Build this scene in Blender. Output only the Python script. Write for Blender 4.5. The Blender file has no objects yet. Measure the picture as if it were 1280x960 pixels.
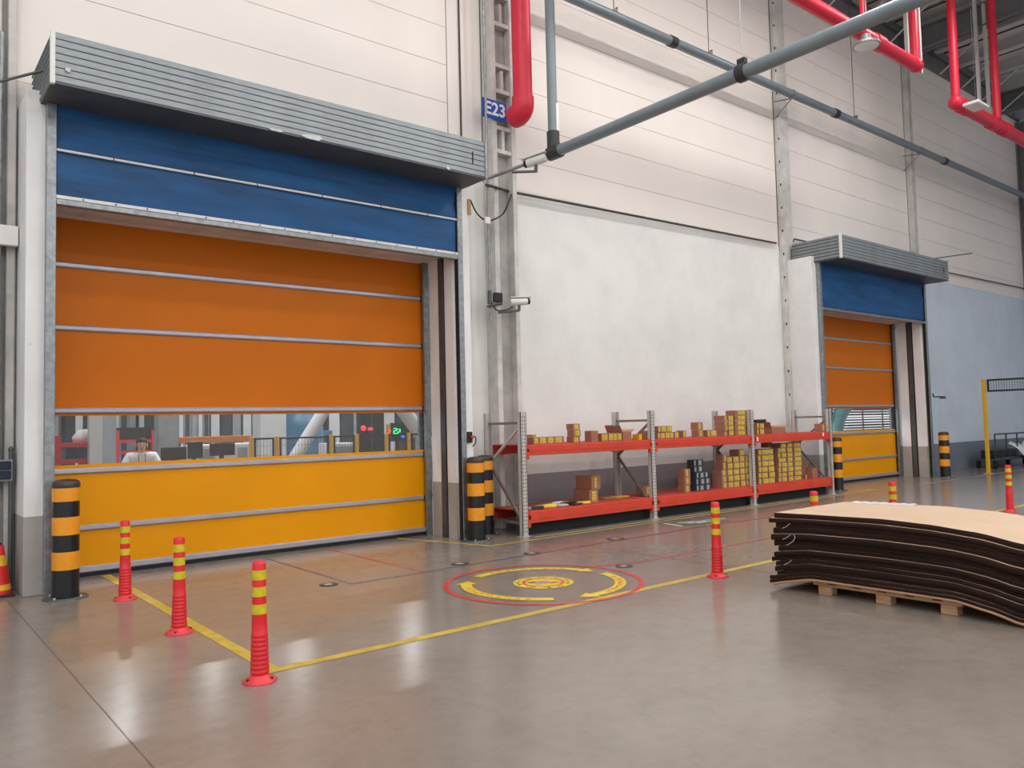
import bpy, bmesh, math, random
from mathutils import Vector, Matrix
random.seed(7)
S = bpy.context.scene
COL = S.collection
PI = math.pi

# ------------------------------------------------------------------ camera
F_PX, YAW, PITCH, ROLL, EYE = 992.08, 0.680508, 0.0529106, -0.0242056, 1.5
_fw = Vector((math.sin(YAW)*math.cos(PITCH), math.cos(YAW)*math.cos(PITCH), math.sin(PITCH)))
_r0 = Vector((math.cos(YAW), -math.sin(YAW), 0)); _u0 = _r0.cross(_fw)
_R = _r0*math.cos(ROLL) + _u0*math.sin(ROLL); _U = -_r0*math.sin(ROLL) + _u0*math.cos(ROLL)
cam_d = bpy.data.cameras.new('camera'); cam = bpy.data.objects.new('camera', cam_d); COL.objects.link(cam)
cam.matrix_world = Matrix(((_R.x, _U.x, -_fw.x, 0), (_R.y, _U.y, -_fw.y, 0), (_R.z, _U.z, -_fw.z, EYE), (0, 0, 0, 1)))
cam_d.sensor_width = 36; cam_d.lens = F_PX/1280*36; cam_d.clip_end = 300; cam_d.clip_start = .05
S.camera = cam

# ------------------------------------------------------------------ light and exposure
S.view_settings.view_transform = 'Standard'; S.view_settings.look = 'None'
S.view_settings.exposure = 0.07; S.view_settings.gamma = 1; S.view_settings.use_curve_mapping = False
w = bpy.data.worlds.new('hall_ambient'); S.world = w; w.use_nodes = True
w.node_tree.nodes['Background'].inputs[0].default_value = (.93, .96, 1, 1)
w.node_tree.nodes['Background'].inputs[1].default_value = 1.0
LAMP_POWER = 130
LAMP_COL = (1, .97, .945)

# ------------------------------------------------------------------ helpers
def ray(px, py): return _R*((px-640)/F_PX) - _U*((py-480)/F_PX) + _fw
def at(px, py, Y):                                  # point on the plane y = Y
    d = ray(px, py); return Vector((0, 0, EYE)) + d*(Y/d.y)
def atx(px, py, X):
    d = ray(px, py); return Vector((0, 0, EYE)) + d*(X/d.x)
def flo(px, py, z=0):
    d = ray(px, py); return Vector((0, 0, EYE)) + d*((z-EYE)/d.z)

def lin(c):
    return tuple(((v/255)/12.92 if v/255 <= .04045 else ((v/255+.055)/1.055)**2.4) for v in c)
MATS = {}
def mat(name, rgb, rough=.6, metal=0, var=.06, scale=6, bump=0, bscale=60, emit=0, spec=.5, stretch=None, rvar=0, alpha=1):
    m = bpy.data.materials.new(name); m.use_nodes = True; MATS[name] = m
    nt = m.node_tree; b = nt.nodes['Principled BSDF']; c = lin(rgb)
    b.inputs['Roughness'].default_value = rough; b.inputs['Metallic'].default_value = metal
    b.inputs['Specular IOR Level'].default_value = spec
    tc = nt.nodes.new('ShaderNodeTexCoord'); mp = nt.nodes.new('ShaderNodeMapping')
    nt.links.new(tc.outputs['Object'], mp.inputs[0])
    if stretch: mp.inputs['Scale'].default_value = stretch
    if var:
        n = nt.nodes.new('ShaderNodeTexNoise'); n.inputs['Scale'].default_value = scale; n.inputs['Detail'].default_value = 6
        n.inputs['Roughness'].default_value = .62
        nt.links.new(mp.outputs[0], n.inputs['Vector'])
        r = nt.nodes.new('ShaderNodeValToRGB'); e = r.color_ramp.elements
        e[0].position, e[1].position = .3, .7
        e[0].color = (*[max(0, v*(1-var*2)) for v in c], 1); e[1].color = (*[min(1, v*(1+var*1.2)) for v in c], 1)
        nt.links.new(n.outputs[0], r.inputs[0]); nt.links.new(r.outputs[0], b.inputs['Base Color'])
        if rvar:
            mr = nt.nodes.new('ShaderNodeMapRange'); mr.inputs[3].default_value = max(.02, rough-rvar); mr.inputs[4].default_value = rough+rvar
            nt.links.new(n.outputs[0], mr.inputs[0]); nt.links.new(mr.outputs[0], b.inputs['Roughness'])
    else:
        b.inputs['Base Color'].default_value = (*c, 1)
    if bump:
        n2 = nt.nodes.new('ShaderNodeTexNoise'); n2.inputs['Scale'].default_value = bscale; n2.inputs['Detail'].default_value = 4
        nt.links.new(mp.outputs[0], n2.inputs['Vector'])
        bp = nt.nodes.new('ShaderNodeBump'); bp.inputs['Strength'].default_value = bump; bp.inputs['Distance'].default_value = .02
        nt.links.new(n2.outputs[0], bp.inputs['Height']); nt.links.new(bp.outputs[0], b.inputs['Normal'])
    if emit:
        b.inputs['Emission Color'].default_value = (*c, 1); b.inputs['Emission Strength'].default_value = emit
    return m

def wallmat(name, top, low, split=.75, rough=.55, dirt=.05):
    """painted wall: light paint above a grey dado whose edge is at height `split` (world z)"""
    m = bpy.data.materials.new(name); m.use_nodes = True; MATS[name] = m
    nt = m.node_tree; b = nt.nodes['Principled BSDF']; b.inputs['Roughness'].default_value = rough
    b.inputs['Specular IOR Level'].default_value = .3
    g = nt.nodes.new('ShaderNodeNewGeometry'); sx = nt.nodes.new('ShaderNodeSeparateXYZ'); nt.links.new(g.outputs['Position'], sx.inputs[0])
    gt = nt.nodes.new('ShaderNodeMath'); gt.operation = 'GREATER_THAN'; gt.inputs[1].default_value = split; nt.links.new(sx.outputs[2], gt.inputs[0])
    n = nt.nodes.new('ShaderNodeTexNoise'); n.inputs['Scale'].default_value = 1.1; n.inputs['Detail'].default_value = 8; n.inputs['Roughness'].default_value = .65
    nt.links.new(g.outputs['Position'], n.inputs['Vector'])
    n3 = nt.nodes.new('ShaderNodeTexNoise'); n3.inputs['Scale'].default_value = 9; n3.inputs['Detail'].default_value = 3
    nt.links.new(g.outputs['Position'], n3.inputs['Vector'])
    sp = nt.nodes.new('ShaderNodeMath'); sp.operation = 'GREATER_THAN'; sp.inputs[1].default_value = .735; nt.links.new(n3.outputs[0], sp.inputs[0])
    mx = nt.nodes.new('ShaderNodeMix'); mx.data_type = 'RGBA'
    mx.inputs[6].default_value = (*lin(low), 1); mx.inputs[7].default_value = (*lin(top), 1); nt.links.new(gt.outputs[0], mx.inputs[0])
    r = nt.nodes.new('ShaderNodeValToRGB'); r.color_ramp.elements[0].position = .3; r.color_ramp.elements[1].position = .62
    r.color_ramp.elements[0].color = (1-dirt*2.2, 1-dirt*2.3, 1-dirt*2.4, 1); r.color_ramp.elements[1].color = (1, 1, 1, 1)
    nt.links.new(n.outputs[0], r.inputs[0])
    mu = nt.nodes.new('ShaderNodeMix'); mu.data_type = 'RGBA'; mu.blend_type = 'MULTIPLY'; mu.inputs[0].default_value = 1
    nt.links.new(mx.outputs[2], mu.inputs[6]); nt.links.new(r.outputs[0], mu.inputs[7])
    mu2 = nt.nodes.new('ShaderNodeMix'); mu2.data_type = 'RGBA'; mu2.blend_type = 'MULTIPLY'
    mm = nt.nodes.new('ShaderNodeMath'); mm.operation = 'MULTIPLY'; mm.inputs[1].default_value = .22; nt.links.new(sp.outputs[0], mm.inputs[0]); nt.links.new(mm.outputs[0], mu2.inputs[0])
    nt.links.new(mu.outputs[2], mu2.inputs[6]); mu2.inputs[7].default_value = (.3, .28, .26, 1)
    nt.links.new(mu2.outputs[2], b.inputs['Base Color'])
    bp = nt.nodes.new('ShaderNodeBump'); bp.inputs['Strength'].default_value = .08; bp.inputs['Distance'].default_value = .01
    nt.links.new(n3.outputs[0], bp.inputs['Height']); nt.links.new(bp.outputs[0], b.inputs['Normal'])
    return m

class MB:
    def __init__(s): s.v = []; s.f = []; s.m = []; s.sm = []
    def add(s, vs, fs, mi=0, smooth=False):
        o = len(s.v); s.v += [tuple(q) for q in vs]; s.f += [tuple(i+o for i in f) for f in fs]; s.m += [mi]*len(fs); s.sm += [smooth]*len(fs); return s
    def box(s, x0, x1, y0, y1, z0, z1, mi=0, bev=0):
        if bev:
            b = bev; vs = []; 
            # chamfered box: octagon-ish via 24 verts
            for sx in (0, 1):
                for sy in (0, 1):
                    for sz in (0, 1):
                        X, Y, Z = (x0, x1)[sx], (y0, y1)[sy], (z0, z1)[sz]
                        dx, dy, dz = (b, -b)[sx], (b, -b)[sy], (b, -b)[sz]
                        vs += [(X, Y+dy, Z+dz), (X+dx, Y, Z+dz), (X+dx, Y+dy, Z)]
            bm = bmesh.new(); 
            for q in vs: bm.verts.new(q)
            r = bmesh.ops.convex_hull(bm, input=bm.verts[:])
            bmesh.ops.dissolve_limit(bm, angle_limit=.01, verts=bm.verts[:], edges=bm.edges[:])
            bm.verts.index_update()
            s.add([v.co[:] for v in bm.verts], [[v.index for v in f.verts] for f in bm.faces], mi); bm.free(); return s
        return s.add([(x, y, z) for x in (x0, x1) for y in (y0, y1) for z in (z0, z1)],
                     [(0, 1, 3, 2), (4, 6, 7, 5), (0, 4, 5, 1), (2, 3, 7, 6), (0, 2, 6, 4), (1, 5, 7, 3)], mi)
    def obox(s, p, q, wd, hd, up=(0, 0, 1), mi=0):      # bar from p to q
        p, q = Vector(p), Vector(q); d = (q-p).normalized(); u = Vector(up)
        if abs(d.dot(u)) > .99: u = Vector((1, 0, 0))
        a = d.cross(u).normalized(); b = a.cross(d).normalized()
        vs = []
        for e in (p, q):
            for i, j in ((-1, -1), (1, -1), (1, 1), (-1, 1)): vs.append(e + a*(wd/2*i) + b*(hd/2*j))
        return s.add(vs, [(0, 3, 2, 1), (4, 5, 6, 7), (0, 1, 5, 4), (1, 2, 6, 5), (2, 3, 7, 6), (3, 0, 4, 7)], mi)
    def tube(s, pts, r, n=12, mi=0, caps=True):
        pts = [Vector(p) for p in pts]; rs = r if isinstance(r, (list, tuple)) else [r]*len(pts)
        rings = []; ref = None
        for i, p in enumerate(pts):
            d = (pts[min(i+1, len(pts)-1)] - pts[max(i-1, 0)]).normalized()
            if ref is None:
                u = Vector((0, 0, 1)) if abs(d.z) < .9 else Vector((1, 0, 0)); a = d.cross(u).normalized()
            else:
                a = (ref - d*ref.dot(d)).normalized()
            ref = a; b = d.cross(a)
            rings.append([p + (a*math.cos(2*PI*k/n) + b*math.sin(2*PI*k/n))*rs[i] for k in range(n)])
        vs = [v for rg in rings for v in rg]; fs = []
        for i in range(len(pts)-1):
            for k in range(n):
                fs.append((i*n+k, i*n+(k+1) % n, (i+1)*n+(k+1) % n, (i+1)*n+k))
        s.add(vs, fs, mi, True)
        if caps:
            s.add(rings[0], [tuple(range(n))[::-1]], mi); s.add(rings[-1], [tuple(range(n))], mi)
        return s
    def lathe(s, prof, c=(0, 0, 0), n=24, mi=0):        # prof: (r, z)
        vs = []; fs = []
        for r, z in prof:
            for k in range(n): vs.append((c[0]+r*math.cos(2*PI*k/n), c[1]+r*math.sin(2*PI*k/n), c[2]+z))
        for i in range(len(prof)-1):
            for k in range(n): fs.append((i*n+k, i*n+(k+1) % n, (i+1)*n+(k+1) % n, (i+1)*n+k))
        s.add(vs, fs, mi, True)
        L = len(prof)-1
        if prof[0][0] > 1e-4: s.add(vs[:n], [tuple(range(n))[::-1]], mi)
        if prof[L][0] > 1e-4: s.add(vs[L*n:], [tuple(range(n))], mi)
        return s
    def sph(s, c, rx, ry, rz, n=14, mi=0):
        pr = [(max(1e-5, math.sin(PI*i/(n//2))), -math.cos(PI*i/(n//2))) for i in range(n//2+1)]
        t = MB().lathe(pr, n=n)
        return s.add([(c[0]+v[0]*rx, c[1]+v[1]*ry, c[2]+v[2]*rz) for v in t.v], t.f, mi, True)
    def poly(s, pts, z0, z1, mi=0):                     # extruded outline in xy
        n = len(pts); vs = [(x, y, z0) for x, y in pts] + [(x, y, z1) for x, y in pts]
        return s.add(vs, [tuple(range(n))[::-1], tuple(range(n, 2*n))] + [(i, (i+1) % n, n+(i+1) % n, n+i) for i in range(n)], mi)
    def build(s, name, m, parent=None, loc=(0, 0, 0), rz=0):
        me = bpy.data.meshes.new(name); me.from_pydata(s.v, [], s.f)
        ms = m if isinstance(m, (list, tuple)) else [m]
        for x in ms: me.materials.append(MATS[x])
        me.polygons.foreach_set('material_index', s.m); me.polygons.foreach_set('use_smooth', s.sm); me.update()
        bm = bmesh.new(); bm.from_mesh(me); bmesh.ops.recalc_face_normals(bm, faces=bm.faces[:]); bm.to_mesh(me); bm.free()
        o = bpy.data.objects.new(name, me); COL.objects.link(o); o.parent = parent; o.location = loc; o.rotation_euler.z = rz
        return o

def empty(name, loc=(0, 0, 0), rz=0):
    o = bpy.data.objects.new(name, None); COL.objects.link(o); o.location = loc; o.rotation_euler.z = rz; o.empty_display_size = .1
    return o
def tag(o, label=None, cat=None, group=None, kind=None):
    if label: o['label'] = label
    if cat: o['category'] = cat
    if group: o['group'] = group
    if kind: o['kind'] = kind
    return o
def kids(o): return [c for c in bpy.data.objects if c.parent == o]
def copy_tree(o, parent=None):
    c = o.copy(); COL.objects.link(c); c.parent = parent
    for ch in kids(o): copy_tree(ch, c)
    return c
def bent(pts, seg=6):                                   # smooth a polyline (Catmull-Rom)
    P = [Vector(p) for p in pts]; out = []
    for i in range(len(P)-1):
        a, b, c, d = P[max(i-1, 0)], P[i], P[i+1], P[min(i+2, len(P)-1)]
        for k in range(seg):
            t = k/seg
            out.append(.5*((2*b) + (c-a)*t + (2*a-5*b+4*c-d)*t*t + (3*b-a-3*c+d)*t**3))
    out.append(P[-1]); return out

# ------------------------------------------------------------------ materials
mat('galvanised', (150, 155, 158), .42, .75, .16, 14, .05, 90, rvar=.1)
mat('galv_dark', (96, 98, 98), .5, .6, .12, 10)
mat('hood_steel', (140, 147, 151), .5, .45, .12, 3, .03, 40, stretch=(1, 6, 6), rvar=.08)
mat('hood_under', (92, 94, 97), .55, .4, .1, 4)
mat('white_paint', (222, 219, 215), .5, 0, .03, 3, .03, 30)
mat('white_trim', (228, 226, 223), .45, 0, .03, 3)
mat('blue_fabric', (10, 80, 134), .6, 0, .2, 2.2, .25, 5, stretch=(.5, 1, 2.5))
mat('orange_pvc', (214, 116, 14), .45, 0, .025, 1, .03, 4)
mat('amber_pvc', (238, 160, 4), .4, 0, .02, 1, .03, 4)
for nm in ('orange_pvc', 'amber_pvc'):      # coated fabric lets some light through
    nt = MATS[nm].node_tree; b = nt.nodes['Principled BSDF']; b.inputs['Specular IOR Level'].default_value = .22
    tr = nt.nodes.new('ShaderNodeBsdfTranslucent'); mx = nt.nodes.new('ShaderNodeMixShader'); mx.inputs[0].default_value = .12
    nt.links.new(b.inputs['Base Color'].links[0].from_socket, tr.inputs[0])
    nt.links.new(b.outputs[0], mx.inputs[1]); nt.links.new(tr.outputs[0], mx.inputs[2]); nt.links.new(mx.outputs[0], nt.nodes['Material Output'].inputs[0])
mat('bar_silver', (176, 174, 184), .35, .5, .05, 6)
mat('rubber', (22, 22, 24), .7, 0, .1, 20)
mat('black_paint', (24, 24, 27), .3, 0, .15, 20, rvar=.08)
mat('yellow_band', (232, 152, 26), .3, 0, .05, 8, rvar=.05)
mat('bollard_cap', (58, 50, 46), .45, 0, .1, 12)
mat('del_red', (216, 34, 42), .38, 0, .06, 8, rvar=.08)
mat('del_base', (220, 58, 62), .45, 0, .08, 8)
mat('del_yellow', (204, 190, 30), .3, 0, .1, 30)
mat('rack_grey', (196, 192, 186), .45, .2, .05, 10)
mat('rack_red', (208, 66, 44), .42, 0, .06, 5, rvar=.06)
mat('rack_deck', (186, 62, 48), .5, 0, .08, 5)
mat('brace_dark', (128, 118, 112), .5, .2, .1, 10)
mat('hole_dark', (38, 36, 36), .8, 0, 0)
mat('card_brown', (156, 106, 84), .75, 0, .05, 5)
mat('card_tan', (180, 138, 104), .75, 0, .05, 5)
mat('sticker_yellow', (212, 190, 72), .5, 0, .12, 40)
mat('sticker_ink', (120, 96, 40), .6, 0, 0)
mat('dark_carton', (52, 58, 62), .6, 0, .2, 30)
mat('print_white', (150, 154, 156), .6, 0, 0)
mat('sheet_top', (204, 178, 152), .75, 0, .03, 3)
mat('sheet_edge', (48, 31, 25), .85, 0, .25, 5, .4, 40, stretch=(1, .3, 22), spec=.2)
mat('twine', (196, 190, 176), .8, 0, 0)
mat('pallet_wood', (186, 146, 108), .7, 0, .16, 5, .1, 30, stretch=(1, 1, 8))
mat('pipe_grey', (124, 137, 144), .35, .15, .05, 3, rvar=.08)
mat('pipe_black', (46, 48, 52), .45, 0, .1, 10)
mat('pipe_red', (214, 36, 62), .4, 0, .05, 6)
mat('conc', (202, 199, 195), .75, 0, .12, 3, .15, 25)
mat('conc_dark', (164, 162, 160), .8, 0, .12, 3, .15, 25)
mat('panel_warm', (235, 228, 222), .55, 0, .02, .6)
mat('joint_dark', (140, 130, 122), .8, 0, 0)
mat('roof_sheet', (226, 222, 220), .6, 0, .05, 2)
mat('roof_steel', (120, 120, 122), .6, .2, .08, 4)
mat('strut_white', (200, 200, 200), .5, .1, .03, 4)
mat('cable_dark', (70, 64, 60), .6, 0, 0)
mat('cable_black', (26, 26, 28), .5, 0, 0)
mat('sign_blue', (22, 84, 178), .4, 0, .03, 4)
mat('sign_white', (240, 240, 240), .5, 0, 0)
mat('cam_white', (222, 222, 218), .4, 0, 0)
mat('line_yellow', (200, 174, 72), .45, 0, .16, 7, rvar=.12)
mat('line_red', (206, 62, 66), .4, 0, .15, 9)
mat('line_blue', (82, 86, 122), .4, 0, .15, 9)
mat('line_pale', (176, 170, 160), .4, 0, .15, 9)
mat('decal_yellow', (226, 200, 56), .4, 0, .1, 14)
mat('decal_grey', (160, 158, 160), .4, 0, .1, 14)
mat('decal_green', (70, 112, 88), .4, 0, .1, 14)
mat('decal_white', (222, 226, 220), .4, 0, .06, 14)
mat('ink_dark', (60, 48, 44), .6, 0, 0)
mat('seam_dark', (104, 94, 88), .5, 0, .1, 10)
mat('lamp_white', (226, 226, 226), .4, 0, 0)
mat('lamp_glow', (255, 250, 242), .4, 0, 0, emit=9)
mat('cone_red', (214, 38, 42), .45, 0, .06, 10)
mat('cone_yellow', (228, 178, 40), .4, 0, .06, 10)
mat('cone_base', (52, 38, 30), .6, 0, .1, 10)
mat('socket_blue', (18, 28, 52), .4, 0, .05, 10)
mat('fence_yellow', (226, 172, 30), .4, 0, .04, 8)
mat('far_grey', (150, 156, 160), .6, 0, .12, 3)
mat('far_pale', (206, 210, 212), .6, 0, .05, 3)
mat('far_dark', (66, 70, 76), .6, 0, .2, 4)
mat('far_blue', (62, 112, 142), .45, 0, .12, 4)
mat('far_red', (196, 52, 62), .5, 0, .05, 4)
mat('far_orange', (206, 120, 48), .5, 0, .06, 4)
mat('monitor_black', (36, 34, 36), .4, 0, 0)
mat('glow_red', (255, 40, 46), .4, 0, 0, emit=2.2)
mat('glow_green', (30, 235, 120), .4, 0, 0, emit=1.8)
mat('glow_blue', (50, 90, 255), .4, 0, 0, emit=1.6)
mat('skin', (214, 158, 128), .5, 0, .03, 20)
mat('shirt_white', (240, 242, 246), .7, 0, .03, 20, .1, 30)
mat('hair_black', (38, 28, 26), .6, 0, .1, 60)
mat('trouser', (46, 50, 62), .8, 0, .05, 30)
mat('teal', (110, 172, 178), .4, 0, .1, 4)
mat('plastic_white', (222, 224, 226), .35, 0, .05, 8)
wallmat('wall_white', (228, 229, 226), (148, 143, 145))
wallmat('wall_daylight_tint', (208, 219, 232), (118, 126, 140))  # cool daylight tint put into the wall and dado colours
wallmat('wall_left_paint', (206, 202, 198), (176, 175, 173), dirt=.09)
wallmat('pier_paint', (232, 232, 232), (168, 165, 161), dirt=.06)

def floor_mat():
    m = bpy.data.materials.new('polished_concrete'); m.use_nodes = True; MATS['polished_concrete'] = m
    nt = m.node_tree; b = nt.nodes['Principled BSDF']; L = nt.links.new
    g = nt.nodes.new('ShaderNodeNewGeometry')
    def noise(sc, det=6, ro=.6):
        n = nt.nodes.new('ShaderNodeTexNoise'); n.inputs['Scale'].default_value = sc; n.inputs['Detail'].default_value = det; n.inputs['Roughness'].default_value = ro
        L(g.outputs['Position'], n.inputs['Vector']); return n
    n1 = noise(.6, 10, .7); n2 = noise(14, 4); n3 = noise(5, 12, .75)
    r = nt.nodes.new('ShaderNodeValToRGB'); e = r.color_ramp.elements
    e[0].position = .33; e[1].position = .68; e[0].color = (*lin((130, 121, 113)), 1); e[1].color = (*lin((143, 135, 127)), 1); L(n1.outputs[0], r.inputs[0])
    r2 = nt.nodes.new('ShaderNodeValToRGB'); r2.color_ramp.elements[0].position = .28; r2.color_ramp.elements[1].position = .55
    r2.color_ramp.elements[0].color = (.8, .78, .76, 1); r2.color_ramp.elements[1].color = (1, 1, 1, 1); L(n3.outputs[0], r2.inputs[0])
    mu = nt.nodes.new('ShaderNodeMix'); mu.data_type = 'RGBA'; mu.blend_type = 'MULTIPLY'; mu.inputs[0].default_value = .8
    L(r.outputs[0], mu.inputs[6]); L(r2.outputs[0], mu.inputs[7]); L(mu.outputs[2], b.inputs['Base Color'])
    mr = nt.nodes.new('ShaderNodeMapRange'); mr.inputs[3].default_value = .14; mr.inputs[4].default_value = .26; L(n3.outputs[0], mr.inputs[0]); L(mr.outputs[0], b.inputs['Roughness'])
    b.inputs['Specular IOR Level'].default_value = .62
    bp = nt.nodes.new('ShaderNodeBump'); bp.inputs['Strength'].default_value = .02; bp.inputs['Distance'].default_value = .01
    L(n2.outputs[0], bp.inputs['Height']); L(bp.outputs[0], b.inputs['Normal'])
floor_mat()

def pvc_window():
    m = bpy.data.materials.new('clear_pvc'); m.use_nodes = True; MATS['clear_pvc'] = m
    nt = m.node_tree; L = nt.links.new; b = nt.nodes['Principled BSDF']
    b.inputs['Base Color'].default_value = (.75, .78, .8, 1); b.inputs['Roughness'].default_value = .15
    t = nt.nodes.new('ShaderNodeBsdfTransparent'); t.inputs[0].default_value = (.94, .96, .97, 1)
    mx = nt.nodes.new('ShaderNodeMixShader'); mx.inputs[0].default_value = .045
    L(t.outputs[0], mx.inputs[1]); L(b.outputs[0], mx.inputs[2]); L(mx.outputs[0], nt.nodes['Material Output'].inputs[0])
pvc_window()

# ------------------------------------------------------------------ the hall shell
WY = 9.45            # face of the long wall
XE = 29.6            # end wall
floor = tag(MB().box(-16, 46, -20, 46, -.2, 0).build('floor', 'polished_concrete'), 'polished grey-brown concrete floor of the hall', kind='structure')

# long wall with two door openings (X 1.14..6.42 and 15.24..20.52, to z 3.86)
DX = 14.1
def wallpiece(name, x0, x1, z0, z1, m, lab):
    return tag(MB().box(x0, x1, WY, WY+.3, z0, z1).build(name, m), lab, kind='structure')
wallpiece('wall_left', -14, 1.14, 0, 5.2, 'wall_left_paint', 'grey-white painted wall at the left edge')
wallpiece('wall_middle', 6.42, 15.24, 0, 5.2, 'wall_white', 'white painted wall with grey dado behind the orange rack')
wallpiece('wall_right', 20.52, XE, 0, 5.2, 'wall_daylight_tint', 'white wall with blue-grey dado past the far door, cool daylight tint in its colour')
for k in (0, 1):
    wallpiece('wall_header', 1.14+DX*k, 6.42+DX*k, 3.86, 5.2, 'white_paint', 'white wall strip above the %s doorway' % ('near', 'far')[k])
# upper wall: dark backing with separate cladding panels
upper = tag(MB().box(-14, XE, WY+.02, WY+.3, 5.2, 11.2).build('wall_upper', 'joint_dark'), 'upper cladding of long horizontal white panels', kind='structure')
bays = [(-14, .9), (.9, 6.55), (6.56, 7.18), (7.65, 15.09), (15.53, 21.24), (21.48, XE)]
for bx, (a, b) in enumerate(bays):
    z = 5.2; rows = [5.705] + [5.705+.571*i for i in range(1, 10)] + [11.2]
    if bx == 2: rows = [11.2]
    if bx < 2: rows = rows[1:]
    for z1 in rows:
        MB().box(a+.004, b-.004, WY, WY+.05, z+.0035, z1-.0035).build('wall_panel', 'panel_warm', upper); z = z1
tag(MB().box(XE, XE+.3, -20, WY+.3, 0, 11.6).build('wall_end', 'wall_daylight_tint'), 'end wall beyond the far door', kind='structure')

# ceiling: sheet, purlins, seams, eaves beam, braces
ceil = tag(MB().box(-14, XE+.3, -20, WY+.3, 12.05, 12.2).build('ceiling', 'roof_sheet'), 'pale corrugated roof underside with purlins', kind='structure')
for i in range(15):
    x = 8.3+1.5*i
    p = MB(); p.box(x-.04, x+.04, -18, WY-.1, 11.72, 12.05); p.box(x-.2, x+.04, -18, WY-.1, 11.70, 11.74); p.build('purlin', 'strut_white', ceil)
    MB().tube([(x+.75, -18, 11.98), (x+.75, WY, 11.98)], .025, 6).build('roof_seam', 'cable_dark', ceil)
    MB().tube([(x, WY-.15, 11.1), (x, WY-1.15, 11.72)], .025, 6).build('knee_brace', 'strut_white', ceil)
eb = MB(); eb.box(-14, XE, WY-.08, WY+.3, 11.2, 11.26); eb.box(-14, XE, WY+.08, WY+.12, 11.2, 12.05); eb.box(-14, XE, WY-.02, WY+.3, 11.75, 11.85)
eb.build('eaves_beam', 'roof_steel', ceil)
for x in (14.9, 21.4, 28):
    b = MB(); b.box(x-.15, x+.15, -18, WY, 11.66, 11.70); b.box(x-.15, x+.15, -18, WY, 11.1, 11.14); b.box(x-.02, x+.02, -18, WY, 11.1, 11.7); b.build('roof_girder', 'roof_steel', ceil)

# columns
def h_column(x, ribs, lab, name='concrete_column'):
    e = empty(name, (x, WY, 0)); tag(e, lab, kind='structure')
    MB().box(0, .09, -.25, 0, 0, 11.1, bev=.008).build('flange', 'conc', e)
    MB().box(.37, .45, -.25, 0, 0, 11.1, bev=.008).build('flange', 'conc', e)
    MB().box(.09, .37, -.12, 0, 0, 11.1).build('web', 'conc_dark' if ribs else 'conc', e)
    if ribs:
        for z in (5.62, 5.98, 6.55, 6.95, 7.6, 8.05, 8.7):
            MB().box(.09, .37, -.23, -.12, z, z+.06).build('rib', 'conc', e)
        for z in (5.68, 6.61, 7.66):
            MB().box(.2, .25, -.22, -.12, z, z+.3).build('rib', 'conc', e)
    return e
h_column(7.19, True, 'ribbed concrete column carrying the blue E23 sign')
e = empty('concrete_column', (21.25, WY, 0)); tag(e, 'narrow concrete column right of the far door hood', kind='structure')
MB().box(0, .08, -.14, 0, 0, 11.1, bev=.006).build('flange', 'conc', e); MB().box(.08, .14, -.04, 0, 0, 11.1).build('groove', 'galv_dark', e); MB().box(.14, .22, -.14, 0, 0, 11.1, bev=.006).build('flange', 'conc', e)
e = empty('concrete_column', (15.1, WY, 0)); tag(e, 'flat concrete column between the rack and the far door', kind='structure')
MB().box(0, .4, -.1, 0, 0, 11.1, bev=.01).build('shaft', 'conc', e)
for i in range(18): MB().box(-.012, .012, -.115, -.1, 2+i*.5, 2.05+i*.5).build('bolt', 'hole_dark', e)
e = empty('concrete_column', (.62, WY, 0)); tag(e, 'pale concrete column at the left picture edge', kind='structure')
MB().box(0, .36, -.16, 0, 0, 11.1, bev=.01).build('shaft', 'conc', e)
MB().box(.36, .42, -.05, 0, 0, 11.1).build('groove', 'conc_dark', e)
MB().box(.42, .5, -.12, 0, 0, 11.1, bev=.01).build('shaft', 'conc', e)
e = empty('corner_column', (XE-.35, WY, 0)); tag(e, 'dark steel column in the far corner', kind='structure')
MB().box(0, .3, -.5, -.46, 0, 11.1).build('flange', 'roof_steel', e); MB().box(.13, .17, -.46, -.05, 0, 11.1).build('web', 'roof_steel', e); MB().box(0, .3, -.05, 0, 0, 11.1).build('flange', 'roof_steel', e)

# ------------------------------------------------------------------ doors
def doorway(k):
    """front frame: piers, lining, soffit (structure)"""
    ox = DX*k
    t = empty('trim_%d' % (k+1), (ox, 0, 0)); tag(t, 'white lined doorway surround of the %s roller door' % ('near', 'far')[k], kind='structure')
    MB().box(1.14, 1.38, 8.8, WY, 0, 4.9, bev=.006).build('pier', 'pier_paint', t)
    MB().box(6.185, 6.42, 8.8, WY, 0, 4.9, bev=.006).build('pier', 'pier_paint', t)
    MB().box(1.38, 6.185, 8.82, WY, 3.86, 3.95).build('soffit', 'conc', t)
    # lining panels of the right reveal, with steel strips between
    for x, sgn in ((6.185, -1), (1.38, 1)):
        for (a, b) in ((8.86, 9.06), (9.22, 9.44)):
            MB().box(min(x, x+sgn*.02), max(x, x+sgn*.02), a, b, 0, 3.86).build('lining_panel', 'pier_paint', t)
        MB().box(min(x, x+sgn*.035), max(x, x+sgn*.035), 9.09, 9.19, 0, 3.86).build('steel_strip', 'galv_dark', t)
        MB().box(min(x, x+sgn*.004), max(x, x+sgn*.004), 9.06, 9.22, 0, 3.86).build('slot', 'rubber', t)
    return t
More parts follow.
